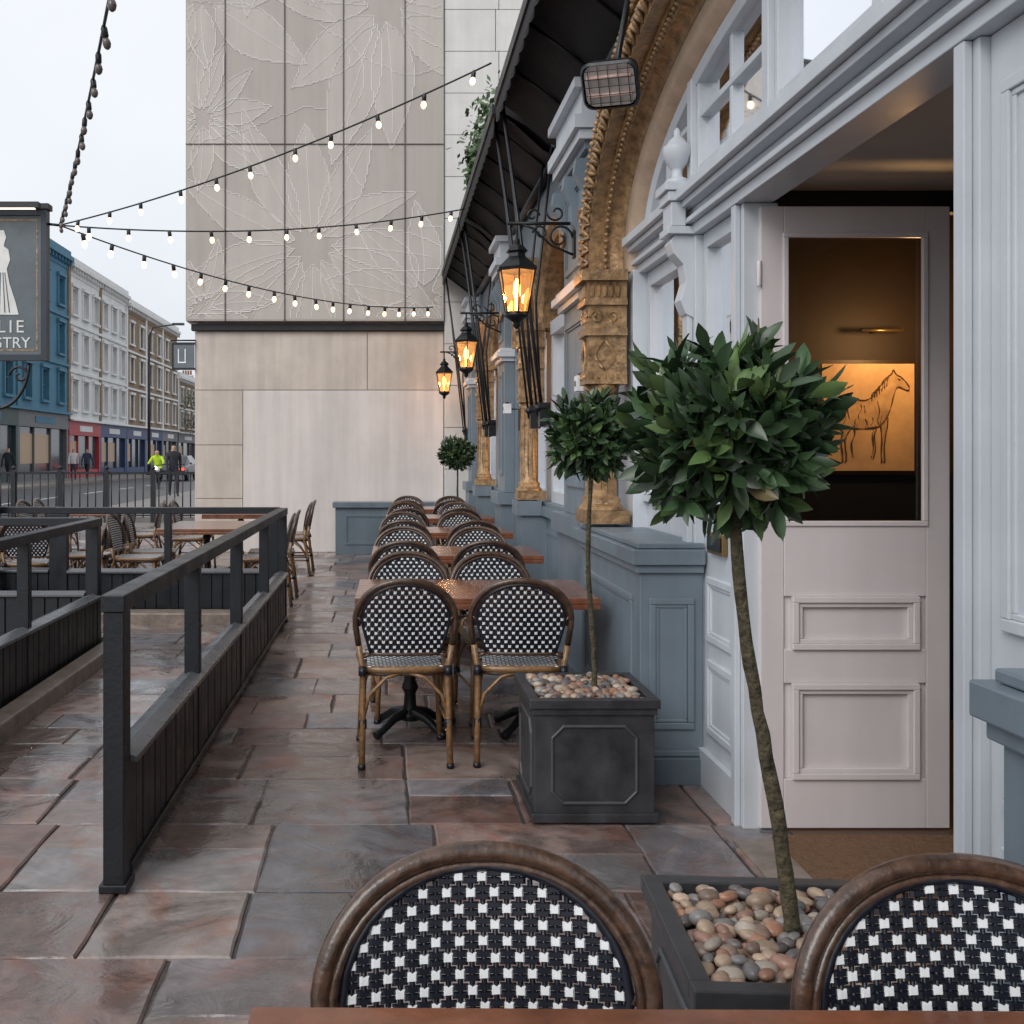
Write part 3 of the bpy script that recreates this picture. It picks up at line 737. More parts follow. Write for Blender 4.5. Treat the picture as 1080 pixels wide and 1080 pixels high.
flower(445,315,95,8,.6); flower(215,325,75,8,.3); flower(300,-120,140,12,0); flower(430,-250,130,12,0)
for k in range(9):
    x,z=U(-2.9,.8),U(3.5,9.5); a_=U(0,6.28); P=[]
    for t in range(26):
        P.append((x,z)); a_+=U(-.35,.35); x+=.09*math.cos(a_); z+=.09*math.sin(a_)
    line(stepped(P),.005)
e.obj("etched_flower_artwork",0,SB,recalc=False)
s=MB(); s.box(-.74,1.29,14.95,15.24,0,.68,blued); s.box(-.78,1.29,14.9,15.245,.683,.76,blued); moulded_panel(s,'y',14.95,-.6,.2,.14,.58,blued); moulded_panel(s,'y',14.95,.3,1.1,.14,.58,blued); s.obj("low_wall",.008)
s=MB()
s.box(-3.17,-2.86,15.26,15.29,2.75,3.10,mat("sign_grey",(.13,.15,.17),.5)); s.box(-3.19,-2.85,15.25,15.30,3.10,3.13,black); s.box(-3.19,-2.85,15.25,15.30,2.72,2.75,black); s.box(-3.19,-3.17,15.25,15.30,2.75,3.10,black)
s.box(-3.10,-3.085,15.253,15.259,2.82,3.03,weavew); s.box(-3.085,-2.98,15.253,15.259,2.82,2.84,weavew); s.box(-3.0,-2.985,15.253,15.259,2.84,3.03,weavew); s.tube([(-3.2,15.275,3.16),(-2.84,15.275,3.16)],.012,black); s.obj("projecting_sign",0)
# ------------------------------------------------------------------ chair
def chair_mesh():
    m=MB()
    yb=lambda z,x: .205+(z-.45)*.19-.55*x*x
    def cell(P,u,v,n,wu,wv,mt,d=.0035):
        vs=[]
        for sgn in (1,-1):
            for (k,dd) in ((1.0,0.0006),(0.62,d)):
                for (a_,b_) in ((-1,-1),(1,-1),(1,1),(-1,1)):
                    vs.append(P+u*(a_*wu*k)+v*(b_*wv*(k if k==1 else .7))+n*(sgn*dd))
        fs=[]
        for o in (0,8):
            for i in range(4): fs.append((o+i,o+(i+1)%4,o+4+(i+1)%4,o+4+i))
            fs.append((o+4,o+5,o+6,o+7))
        m.add(vs,fs,mt,False)
    def hw(z):
        if z<.52 or z>.846: return -1
        if z<.67: return .160+(z-.52)/.15*.043
        return .203*math.sqrt(max(0,1-((z-.67)/.179)**2.2))
    path=[(-.205,.255,0),(-.20,.225,.25),(-.198,.185,.44),(-.218,None,.56),(-.232,None,.65)]
    for t in range(1,28):
        a_=math.pi*t/28; path.append((-.234*math.copysign(abs(math.cos(a_))**.9,math.cos(a_)),None,.67+.198*math.sin(a_)**.95))
    path+= [(.232,None,.65),(.218,None,.56),(.198,.185,.44),(.20,.225,.25),(.205,.255,0)]
    P=[(x,yb(z,x) if y is None else y,z) for x,y,z in path]
    m.tube(P[3:-3],.0145,rattand,12)
    m.tube(P[:4],.0150,rattan,8); m.tube(P[-4:],.0150,rattan,8)
    m.tube([(p[0]*.925,p[1]-.004,.67+(p[2]-.67)*.91) for p in P[4:-4]],.0070,rattand,8)
    zz=[.52,.56,.60,.64,.68,.72,.755,.782,.804,.822,.835,.843]
    L_=[(-hw(z),z) for z in zz]; I=L_+[(0,.849)]+[(-x,z) for x,z in reversed(L_)]
    m.tube([(x,yb(z,x),z) for x,z in I],.008,weaveb,6); m.tube([(x,yb(.52,x),.52) for x in [-.16+.32*k/8 for k in range(9)]],.010,rattand,8)
    for sx in (-1,1):
        m.tube([(sx*.16,yb(.52,.16),.52),(sx*.205,yb(.5,.2),.5)],.009,rattand,6)
        m.tube([(sx*.2,yb(.67,.2),.67),(sx*.228,yb(.69,.22),.70)],.007,rattand,6)
    m.tube([(x,yb(.52,x),.52) for x in (-.2,.2)],.004,rattand,6)
    cw,rh=.0172,.0215
    nr=int(.34/rh)
    for r_ in range(nr+1):
        z=.533+r_*rh; hwz=min(hw(z-.006),hw(z+.006))
        if hwz<.02: continue
        nc=int(hwz/cw)+1
        for c_ in range(-nc,nc+1):
            x=c_*cw+random.uniform(-.0006,.0006)
            if abs(x)>hwz-.002: continue
            zj=z+random.uniform(-.0007,.0007)
            Pn=Vector((x,yb(zj,x),zj)); u=Vector((1,-1.1*x,random.uniform(-.04,.04))).normalized(); v=Vector((0,.19,1)).normalized(); n_=u.cross(v)
            if (c_+r_)%2==0: cell(Pn,u,v,n_,.0076,.0068,weavew,.0048)
            else:
                cell(Pn+v*.0053,u,v,n_,.0115,.0048,weaveb,.0042); cell(Pn-v*.0053,u,v,n_,.0115,.0048,weaveb,.0042)
    for c_ in range(-12,13):
        x=c_*cw
        zz_=[z for z in [.52+.01*k for k in range(36)] if hw(z)>abs(x)]
        if len(zz_)>1: m.tube([(x,yb(zz_[0],x),zz_[0]),(x,yb(zz_[-1],x),zz_[-1])],.0040,weaveb,4)
    def sw(y): 
        f=(y+.22)/.42; w_=.215-.03*f
        if y<-.16: w_*= math.sqrt(max(0,1-((-.16-y)/.075)**2))*.35+.65
        return w_
    ys=[-.225,-.21,-.18,-.1,0,.1,.18]
    L_=[(-sw(y),y) for y in ys]+[(-.12,.205),(0,.21),(.12,.205)]+[(sw(y),y) for y in reversed(ys)]
    m.tube([(x,y,.445) for x,y in L_],.017,rattan,8,closed=True)
    m.tube([(x*.97,y*.97,.425) for x,y in L_],.011,rattand,6,closed=True)
    y=-.20;r_=0
    while y<.2:
        k=int(sw(y)/.0185)
        for c_ in range(-k,k+1):
            x=c_*.0185
            if abs(x)>sw(y)-.012: continue
            Pn=Vector((x,y,.458-.03*(1-(x/.2)**2)*(1-(y/.21)**2)*.4))
            if (c_+r_)%2==0: cell(Pn,Vector((1,0,0)),Vector((0,1,0)),Vector((0,0,1)),.009,.0086,weavew)
            else: cell(Pn,Vector((1,0,0)),Vector((0,1,0)),Vector((0,0,1)),.0115,.0095,weaveb)
        y+=.0205; r_+=1
    m.add([(-.19,-.2,.44),(.19,-.2,.44),(.17,.19,.44),(-.17,.19,.44)],[(0,1,2,3)],weaveb)
    for sx in (-1,1):
        m.tube([(sx*.185,-.195,.44),(sx*.195,-.215,.2),(sx*.205,-.225,0)],[.0155,.0145,.014],rattan,8)
        m.lathe([(.017,0),(.017,.02)],(sx*.205,-.225,0),weaveb,8); m.lathe([(.018,0),(.018,.02)],(sx*.205,.255,0),weaveb,8)
        m.tube([(sx*.195,-.212,.22),(sx*.19,-.16,.33),(sx*.185,-.06,.41),(sx*.185,0,.425),(sx*.185,.06,.41),(sx*.19,.15,.33),(sx*.2,.222,.22)],.009,rattan,6)
        m.tube([(sx*.196,-.214,.19),(sx*.2,.228,.19)],.008,rattan,6)
        for (yy,sg) in ((-.212,1),(.222,1)):
            m.tube([(sx*.195,yy,.23),(sx*.17,yy*.98,.33),(sx*.09,yy*.95,.41),(sx*.02,yy*.93,.428)],.009,rattan,6)
        for zz_ in (.2,.44): m.tube([(sx*.2,.215 if zz_>.3 else .228,zz_-.02),(sx*.2,.20 if zz_>.3 else .225,zz_+.02)],.019,weaveb,8)
    return m.mesh("bistro_chair")
CH=chair_mesh()
def chair(x,y,rz=0): return inst("bistro_chair",CH,(x,y,.004),rz)
def table_mesh(wx,wy):
    m=MB(); n=8
    for i in range(n):
        y0=-wy/2+wy*i/n; m.box(-wx/2,wx/2,y0+.0015,y0+wy/n-.0015,.722,.75,wood)
    m.box(-wx/2+.05,wx/2-.05,-wy/2+.05,wy/2-.05,.70,.7215,wood)
    m.box(-wx/2+.0,-wx/2+.03,-wy/2,wy/2,.695,.7205,wood); m.box(wx/2-.03,wx/2,-wy/2,wy/2,.695,.7205,wood)
    m.box(-wx/2+.03,wx/2-.03,-wy/2,-wy/2+.03,.695,.7205,wood); m.box(-wx/2+.03,wx/2-.03,wy/2-.03,wy/2,.695,.7205,wood)
    for cx in ((-wx*.27,wx*.27) if wx>.9 else (0,)):
        m.lathe([(.05,.06),(.06,.09),(.035,.12),(.03,.2),(.045,.23),(.03,.27),(.028,.6),(.045,.63),(.03,.66),(.06,.69)],(cx,0,0),iron,14)
        m.box(cx-.2,cx+.2,-.03,.03,.685,.70,iron); m.box(cx-.03,cx+.03,-.2,.2,.67,.685,iron)
        for k in range(4):
            a_=math.pi/4+k*math.pi/2; c_,s_=math.cos(a_),math.sin(a_)
            m.tube([(cx+.03*c_,.03*s_,.10),(cx+.12*c_,.12*s_,.085),(cx+.20*c_,.20*s_,.04),(cx+.25*c_,.25*s_,.02)],[.028,.024,.02,.024],iron,8)
    return m.mesh("wood_table")
TB=table_mesh(1.2,.76); TB2=table_mesh(.76,1.2)
def setbev(o): 
    b=o.modifiers.new("bevel",'BEVEL'); b.width=.003; b.segments=2; b.limit_method='ANGLE'; return o
chair(.147,1.21,math.radians(1.5)); chair(.79,1.165,math.radians(-2))
TBn=table_mesh(1.5,.8); setbev(inst("wood_table",TBn,(.575,.895,0),math.radians(-.6)))
for k,ty in enumerate((5.38,7.5,9.6,11.7,13.6)):
    dx=.05*k
    setbev(inst("wood_table",TB,(.45+dx,ty,0),U(-.02,.02)))
    for sx in (.085,.64):
        chair(sx+dx+U(-.02,.02),ty-.40+U(-.03,.02),math.pi+U(-.09,.09)); chair(sx+.02+dx+U(-.04,.04),ty+.36+U(-.02,.06),U(-.14,.14))
for (tx,ty) in ((-1.8,10.3),(-1.8,12.7),(-3.6,10.6),(-3.7,13.2),(-5.6,11.0)):
    setbev(inst("wood_table",TB2,(tx,ty,0)))
    for sy in (-.3,.3):
        chair(tx+.62,ty+sy+U(-.03,.03),-math.pi/2+U(-.12,.12)); chair(tx-.62,ty+sy+U(-.03,.03),math.pi/2+U(-.12,.12))
chair(-3.3,9.55,math.pi+.1); chair(-3.9,9.6,math.pi-.1)
# ------------------------------------------------------------------ planters
PEB=attr_mat("pebble_stone","tone",0.35,bump=.1,bscale=60,nscale=40,nvar=.2)
LEAF=attr_mat("bay_leaf","tone",0.36,bump=0.0,nscale=20,nvar=.15,spec=.5)
def planter(loc,rz,seed,full=True):
    random.seed(seed)
    root=empty("square_planter",loc); root.rotation_euler=(0,0,rz)
    m=MB(); w_=.235
    zt=.455
    m.prism([(-w_,-w_,.04),(w_,-w_,.04),(w_,w_,.04),(-w_,w_,.04)],(0,0,zt-.04),zinc)
    m.box(-w_-.012,w_+.012,-w_-.012,w_+.012,0.01,.045,zinc)
    t=.03; o=.255
    for (x0,x1,y0,y1) in ((-o,o,-o,-o+t+.01),(-o,o,o-t-.01,o),(-o,-o+t+.01,-o+t+.01,o-t-.01),(o-t-.01,o,-o+t+.01,o-t-.01)): m.box(x0,x1,y0,y1,zt+.002,zt+.038,zinc)
    for (x0,x1,y0,y1) in ((-o+.01,o-.01,-o+.01,-o+t+.01),(-o+.01,o-.01,o-t-.01,o-.01),(-o+.01,-o+t+.01,-o+t+.01,o-t-.01),(o-t-.01,o-.01,-o+t+.01,o-t-.01)): m.box(x0,x1,y0,y1,zt-.025,zt+.0015,zinc)
    for k in range(4):
        M_=Matrix.Rotation(k*math.pi/2,4,'Z'); m.M=M_
        a_,zb_,zt_,c_=.165,.085,.385,.045
        P=[(-a_+c_,zb_),(a_-c_,zb_),(a_,zb_+c_),(a_,zt_-c_),(a_-c_,zt_),(-a_+c_,zt_),(-a_,zt_-c_),(-a_,zb_+c_)]
        m.tube([(x,-w_-.001,z) for x,z in P],.008,mat("worn_zinc_edge",(.09,.093,.10),.4,.4),6,closed=True,smooth=False)
    m.M=Matrix.Identity(4)
    m.box(-.2149,.2149,-.2149,.2149,zt+.0,zt+.008,soil)
    m.obj("planter_box",.004,root)
    pb=MB(); cols=[]
    pal=[(.30,.20,.14),(.38,.28,.20),(.20,.14,.11),(.16,.15,.15),(.42,.36,.30),(.33,.17,.11),(.25,.24,.23),(.45,.33,.24),(.12,.10,.10),(.28,.16,.12)]
    for layer in range(2):
        n=12
        for i in range(n):
            for k in range(n):
                x=-.195+.39*(i+.5*(layer))/(n-1)+U(-.014,.014); yv=-.195+.39*(k+.5*layer)/(n-1)+U(-.014,.014)
                if abs(x)>.204 or abs(yv)>.204: continue
                r0=U(.013,.025); z=zt+.012+layer*.016+U(0,.010)
                pb.M=Matrix.Translation((x,yv,z))@Matrix.Rotation(U(0,6.3),4,'Z')@Matrix.Rotation(U(-.5,.5),4,'X')
                n0=len(pb.v); pb.ball((0,0,0),r0*U(.95,1.4),r0*U(.75,1),r0*U(.5,.75),PEB,10,7)
                c_=random.choice(pal); f=U(.65,1.12); c_=tuple(min(.7,q*f) for q in c_); cols.extend([c_]*(len(pb.v)-n0))
    pb.obj("pebbles",0,root,cols=cols,recalc=False)
    return root
def topiary(base,crown,rad,seed,nros,lscale=1.0,thick=.015):
    random.seed(seed)
    root=empty("bay_tree",base)
    B=Vector((0,0,0)); C=Vector(crown)-Vector(base)
    t=MB(); P=[];N=22
    for i in range(N+1):
        f=i/N; q=B.lerp(C,f); q+=Vector((math.sin(f*5+seed)*.010+ .010*math.sin(f*3.1)-.018*math.sin(math.pi*f),math.sin(f*4+1)*.006,0))*math.sin(math.pi*min(1,f)); q+=Vector((U(-.0015,.0015),U(-.0015,.0015),0)); P.append(q)
    P.insert(0,B+Vector((0,0,-.05)))
    t.tube(P,[thick*1.15]+[thick*(1.05-.35*i/N)*U(.92,1.12) for i in range(N+1)],bark,12)
    tips=[]
    for i in range(nros):
        zf=1-2*(i+.5)/nros; ph=i*2.399963+U(-.3,.3)
        d=Vector((math.sqrt(max(0,1-zf*zf))*math.cos(ph),math.sqrt(max(0,1-zf*zf))*math.sin(ph),zf))
        bump=1+.10*math.sin(3*ph+seed)*math.cos(4*zf)+U(-.22,.19)
        rr=rad*.72*bump*(1 if i%3 else U(.45,.8))
        tips.append((C+Vector((d.x*rr*1.04,d.y*rr*1.04,d.z*rr*.95)),d))
    for (q,d) in tips[::3]:
        s0=C+Vector((0,0,-rad*.45))*U(.2,1.0); mid=s0.lerp(q,.5)+Vector((0,0,-.01)); t.tube([s0,mid,q],[.005,.0035,.002],bark,5)
    t.obj("trunk_and_branches",0,root)
    lf=MB(); cols=[]
    for (q,d) in tips:
        d=(d+Vector((U(-.6,.6),U(-.6,.6),U(-.1,.7)))).normalized()
        a1=d.orthogonal().normalized(); a2=d.cross(a1); young=R()<.2; tone=U(.6,1.35)
        nl=random.randint(6,11)
        for k in range(nl):
            an=k*2.4+U(-.4,.4); open_=(.25+1.25*(k/nl)+U(-.25,.25))
            rad_=a1*math.cos(an)+a2*math.sin(an)
            dr=(d*math.cos(open_)+rad_*math.sin(open_)).normalized()
            side=dr.cross(d); 
            if side.length<.05: side=dr.orthogonal()
            side=(side.normalized()+Vector((U(-.4,.4),U(-.4,.4),U(-.4,.4)))); side=(side-dr*side.dot(dr)).normalized(); nn_=side.cross(dr)
            Lf=U(.040,.080)*lscale; wd_=Lf*U(.16,.22)
            st=q-d*(k/nl)*.035
            secs=[(.0,.05),(.2,.62),(.42,1.0),(.65,.92),(.85,.5),(1.0,.03)]
            n0=len(lf.v); vs=[];fs=[]
            cv=U(-.25,.35)
            for (f,wv) in secs:
                ctr=st+dr*(Lf*(f+.12))-nn_*(cv*Lf*f*f)
                wavy=U(-.06,.06)*Lf
                vs+= [ctr+side*wd_*wv+nn_*(wd_*.35*wv+wavy*.35),ctr,ctr-side*wd_*wv+nn_*(wd_*.35*wv-wavy*.35)]
            for i in range(5):
                o=i*3; fs+= [(o,o+1,o+4,o+3),(o+1,o+2,o+5,o+4)]
            lf.add(vs,fs,LEAF,True)
            g_=U(.7,1.35)*tone
            c_=(.036*g_,.072*g_,.031*g_)
            if young and k<5: c_=(.09*g_,.15*g_,.05*g_)
            if R()<.004: c_=(.12,.09,.03)
            cols.extend([c_]*(len(lf.v)-n0))
    lf.obj("leaves",0,root,cols=cols,recalc=False)
planter((.815,4.24,.004),0,3); planter((.818,2.06,.004),math.radians(-3.5),5); planter((.95,13.05,.004),0,6)
topiary((.82,2.06,.47),(.680,2.05,1.495),.203,1,260,1.0,.015)
topiary((.855,4.2,.47),(.845,4.23,1.53),.185,2,220,1.0,.011)
topiary((.95,13.05,.47),(.90,13.05,1.47),.24,3,190,1.1,.013)
random.seed(21)
iv=MB(); cols=[]
iv.box(1.22,1.55,10.2,12.0,4.425,4.62,zinc); cols.extend([(0,0,0)]*8)
for k in range(1500):
    q=Vector((1.10+random.gauss(0,.10),11.0+U(-.7,.9),4.85+random.gauss(0,.20)))
    if R()<.35: q=Vector((.96+U(-.08,.08),10.9+U(-.2,.2),4.7-R()*.4))
    d=Vector((U(-1,1),U(-1,1),U(-1,.6))).normalized(); s_=d.orthogonal().normalized(); L_=U(.04,.10)
    n0=len(iv.v); iv.add([q,q+d*L_*.5+s_*L_*.35,q+d*L_,q+d*L_*.5-s_*L_*.35],[(0,1,2,3)],LEAF,True)
    g_=U(.7,1.5); cols.extend([(.06*g_,.10*g_,.04*g_)]*(len(iv.v)-n0))
iv.obj("trailing_ivy",0,cols=cols,recalc=False)
# ------------------------------------------------------------------ black timber fences
capm=mat("rail_cap",(.09,.095,.105),.28,bump=.1,rvar=.1)
def fence(p0,p1,npost,name="slatted_barrier"):
    p0=Vector((*p0,0)); p1=Vector((*p1,0)); d=p1-p0; Ln=d.length; ang=math.atan2(d.y,d.x)
    m=MB()
    for i in range(npost):
        x=Ln*i/(npost-1); e0=.045 if i in(0,npost-1) else .030
        x=min(max(x,e0),Ln-e0)
        m.box(x-e0,x+e0,-.035,.035,.0,.925,black)
        if i in (0,npost-1): m.box(x-e0-.01,x+e0+.01,-.047,.047,.0,.028,black)
    m.box(-.01,Ln+.01,-.04,.04,.927,.985,black)
    n=int(Ln/.095)
    for i in range(n): m.box(max(.015,Ln*i/n+.004),min(Ln-.015,Ln*(i+1)/n-.004),-.0305 if i%2 else -.0285,.0295,.065,.40,black)
    m.box(.02,Ln-.02,-.016,.016,.045,.404,black)
    m.prism([(.092,-.058,.405),(.092,.058,.405),(.092,.058,.425),(.092,.0,.445),(.092,-.058,.425)],(Ln-.184,0,0),capm)
    m.box(.092,Ln-.092,-.042,.042,.03,.062,black)
    o=m.obj(name,.004); o.location=(p0.x,p0.y,0.004); o.rotation_euler=(0,0,ang)
fence((-.90,3.38),(-.90,8.95),5)
fence((-2.12,1.5),(-2.12,7.5),5)
fence((-.95,9.05),(-2.9,9.05),3)
fence((-2.12,7.56),(-6.2,7.56),4)
fence((-2.9,9.12),(-7.2,9.12),4)
k=MB(); k.box(-2.06,-1.93,1.4,7.6,-.01,.10,kerbm); k.box(-6.2,-1.93,7.605,7.75,-.01,.10,kerbm); k.box(-2.9,-.98,8.74,8.98,-.01,.10,kerbm); k.obj("stone_step",.012)
# ------------------------------------------------------------------ pub sign on post
ps=MB(); sx0,sx1,sy,z0,z1=-3.88,-2.97,9.0,2.28,3.60
signm=mat("sign_board_slate",(.10,.125,.14),.45,var=.15)
ps.box(sx0+.05,sx1-.05,sy-.02,sy+.02,z0+.05,z1-.05,signm)
for (x0,x1,a0,a1) in ((sx0,sx1,z0,z0+.05),(sx0,sx1,z1-.05,z1),(sx0,sx0+.05,z0+.05,z1-.05),(sx1-.05,sx1,z0+.05,z1-.05)): ps.box(x0,x1,sy-.045,sy+.045,a0,a1,mat("sign_frame",(.02,.03,.045),.4))
for (x0,x1,a0,a1) in ((sx0+.085,sx1-.085,z0+.085,z0+.095),(sx0+.085,sx1-.085,z1-.095,z1-.085),(sx0+.085,sx0+.095,z0+.095,z1-.095),(sx1-.095,sx1-.085,z0+.095,z1-.095)): ps.box(x0,x1,sy-.0235,sy-.019,a0,a1,gold)
ps.tube([(-3.44,sy,0),(-3.44,sy,z0)],.045,black,12); ps.lathe([(.12,0),(.12,.05),(.07,.08),(.06,.3),(.05,.33)],(-3.44,sy,0),black,14)
ps.box(sx0-.02,sx1+.02,sy-.06,sy+.06,z1+.002,z1+.05,black)
for sg in (-1,1):
    ps.tube([(-3.44+sg*(.02+.28*math.sin(t)*1.0),sy,z0-.42+.40*(1-math.cos(t))*1.0) for t in [k*.157 for k in range(11)]],.016,black,6)
    ps.tube([(-3.44+sg*(.22-.09*(1-k/20)*math.cos(k*.45)),sy,z0-.13+.09*(1-k/20)*math.sin(k*.45)) for k in range(18)],.012,black,6)
ps.box(sx0+.02,sx1-.02,sy-.2,sy-.13,z1-.02,z1+.03,black); 
for q in (sx0+.1,sx1-.1): ps.tube([(q,sy,z1+.03),(q,sy-.16,z1+.02)],.01,black)
ps.box(sx0+.06,sx1-.06,sy-.185,sy-.145,z1-.026,z1-.021,emis("sign_tube",(1,.9,.75),2.0))
ps.tube([(sx1,sy,z1-.12),(-2.87,sy,3.47)],.012,black)
lw=mat("sign_figure",(.68,.68,.66),.6)
cx=-3.42; fig=[(-.10,2.68),(.15,2.68),(.12,2.80),(.07,2.95),(.045,3.08),(.075,3.16),(.06,3.25),(.02,3.28),(.025,3.31),(.04,3.36),(.02,3.42),(-.025,3.42),(-.04,3.37),(-.02,3.31),(-.025,3.28),(-.065,3.24),(-.085,3.14),(-.05,3.07),(-.045,2.95),(-.08,2.8)]
ps.prism([(cx+x+.05,sy-.022,z) for x,z in fig],(0,-.004,0),lw)
for q in (-.06,-.02,.03,.07): ps.tube([(cx+.05+q,sy-.028,2.70),(cx+.05+q*.4,sy-.028,3.05)],.004,signm,4)
so=ps.obj("hanging_pub_sign",0)
for (txt,zz,sz_) in (("LILLIE",2.555,.155),("LANGTRY",2.42,.135)):
    tcu=bpy.data.curves.new("sign_text",'FONT'); tcu.body=txt; tcu.size=sz_; tcu.align_x='CENTER'; tcu.extrude=.002
    if txt=="LILLIE": tcu.space_character=1.3
    to=bpy.data.objects.new("sign_lettering",tcu); sc.collection.objects.link(to); to.location=(cx-.0,sy-.024,zz-.03); to.rotation_euler=(math.pi/2,0,0); tcu.materials.append(lw); to.parent=so
# ------------------------------------------------------------------ festoon lights
def festoon(A,B,sag,n,lit=True,k_=.72):
    A=Vector(A);B=Vector(B); m=MB(); N=60; P=[]
    for i in range(N+1):
        f=i/N; q=A.lerp(B,f); q.z-=sag*4*f*(1-f)*1.0; P.append(q)
    m.tube(P,.007,black,6)
    for i in range(n):
        f=(i+.6+U(-.08,.08))/n; q=A.lerp(B,f); q.z-=sag*4*f*(1-f)
        m.M=Matrix.Translation(q)@Matrix.Rotation(U(-.2,.2),4,'X')@Matrix.Rotation(U(-.15,.15),4,'Y')
        m.lathe([(.012*k_,.006),(.022*k_,-.01*k_),(.022*k_,-.06*k_),(.016*k_,-.068*k_)],(0,0,0),black,8)
        m.lathe([(.014*k_,-.066*k_),(.024*k_,-.085*k_),(.028*k_,-.105*k_),(.022*k_,-.127*k_),(.008*k_,-.14*k_)],(0,0,0),bulbm if lit else bulbo,10)
        m.M=Matrix.Identity(4)
    m.obj("festoon_lights",0,recalc=False)
J=(-2.87,9.0,3.47)
festoon(J,(-.39,2.0,3.13),.10,22,False,.62)
festoon(J,(.72,7.0,4.13),.10,11)
festoon(J,(.84,10.9,4.07),.13,11,True,.8)
festoon(J,(.68,14.9,3.60),.22,17,True,.9)
# ------------------------------------------------------------------ street
rd=MB(); rd.add([(-15.6,21,-.026),(-7.4,21,-.026),(-7.4,400,-.026),(-15.6,400,-.026)],[(0,1,2,3)],asphalt); rd.obj("road")
kb=MB(); kb.box(-15.75,-15.6,21,400,-.03,.09,kerbm); kb.box(-7.4,-7.25,22.5,400,-.03,.09,kerbm); kb.obj("kerb")
pv=MB(); pv.box(-19,-15.75,21,400,-.03,.085,mat("pavement_slab",(.2,.19,.18),.6)); pv.box(-7.25,-3.0,22.5,400,-.03,.085,MATS["pavement_slab"]); pv.obj("pavement")
lm=MB(); 
yv=24
wp=mat("road_paint",(.6,.6,.58),.7)
while yv<200: lm.add([(-11.55,yv,-.022),(-11.43,yv,-.022),(-11.43,yv+2.5,-.022),(-11.55,yv+2.5,-.022)],[(0,1,2,3)],wp); yv+=5
lm.obj("road_markings")
rl=MB()
x=-11.0
rl.box(-11,-3.95,21.98,22.02,1.04,1.09,black); rl.box(-11,-3.95,21.985,22.015,.14,.17,black)
while x<-3.95:
    rl.tube([(x,22,0.1),(x,22,1.045)],.014,black,6); x+=.17
x=-11
while x<-3.9:
    rl.box(x-.05,x+.05,21.95,22.05,0,1.14,black); rl.lathe([(.03,0),(.055,.03),(.04,.06),(.005,.09)],(x,22,1.14),black,8); x+=1.0
rl.obj("metal_railings")
gw=mat("dark_window",(.05,.058,.07),.12,var=.4,scale=.8,spec=.8)
wst=mat("white_stucco",(.74,.74,.73),.7,var=.06,scale=1,bump=.2,streak=.15)
brk=mat("london_brick",(.24,.17,.11),.85,var=.25,scale=3,bump=.4,bscale=12)
tealm=mat("blue_render",(.06,.185,.275),.7,var=.12,scale=1)
roofm=mat("slate_roof",(.07,.07,.08),.7,var=.2)
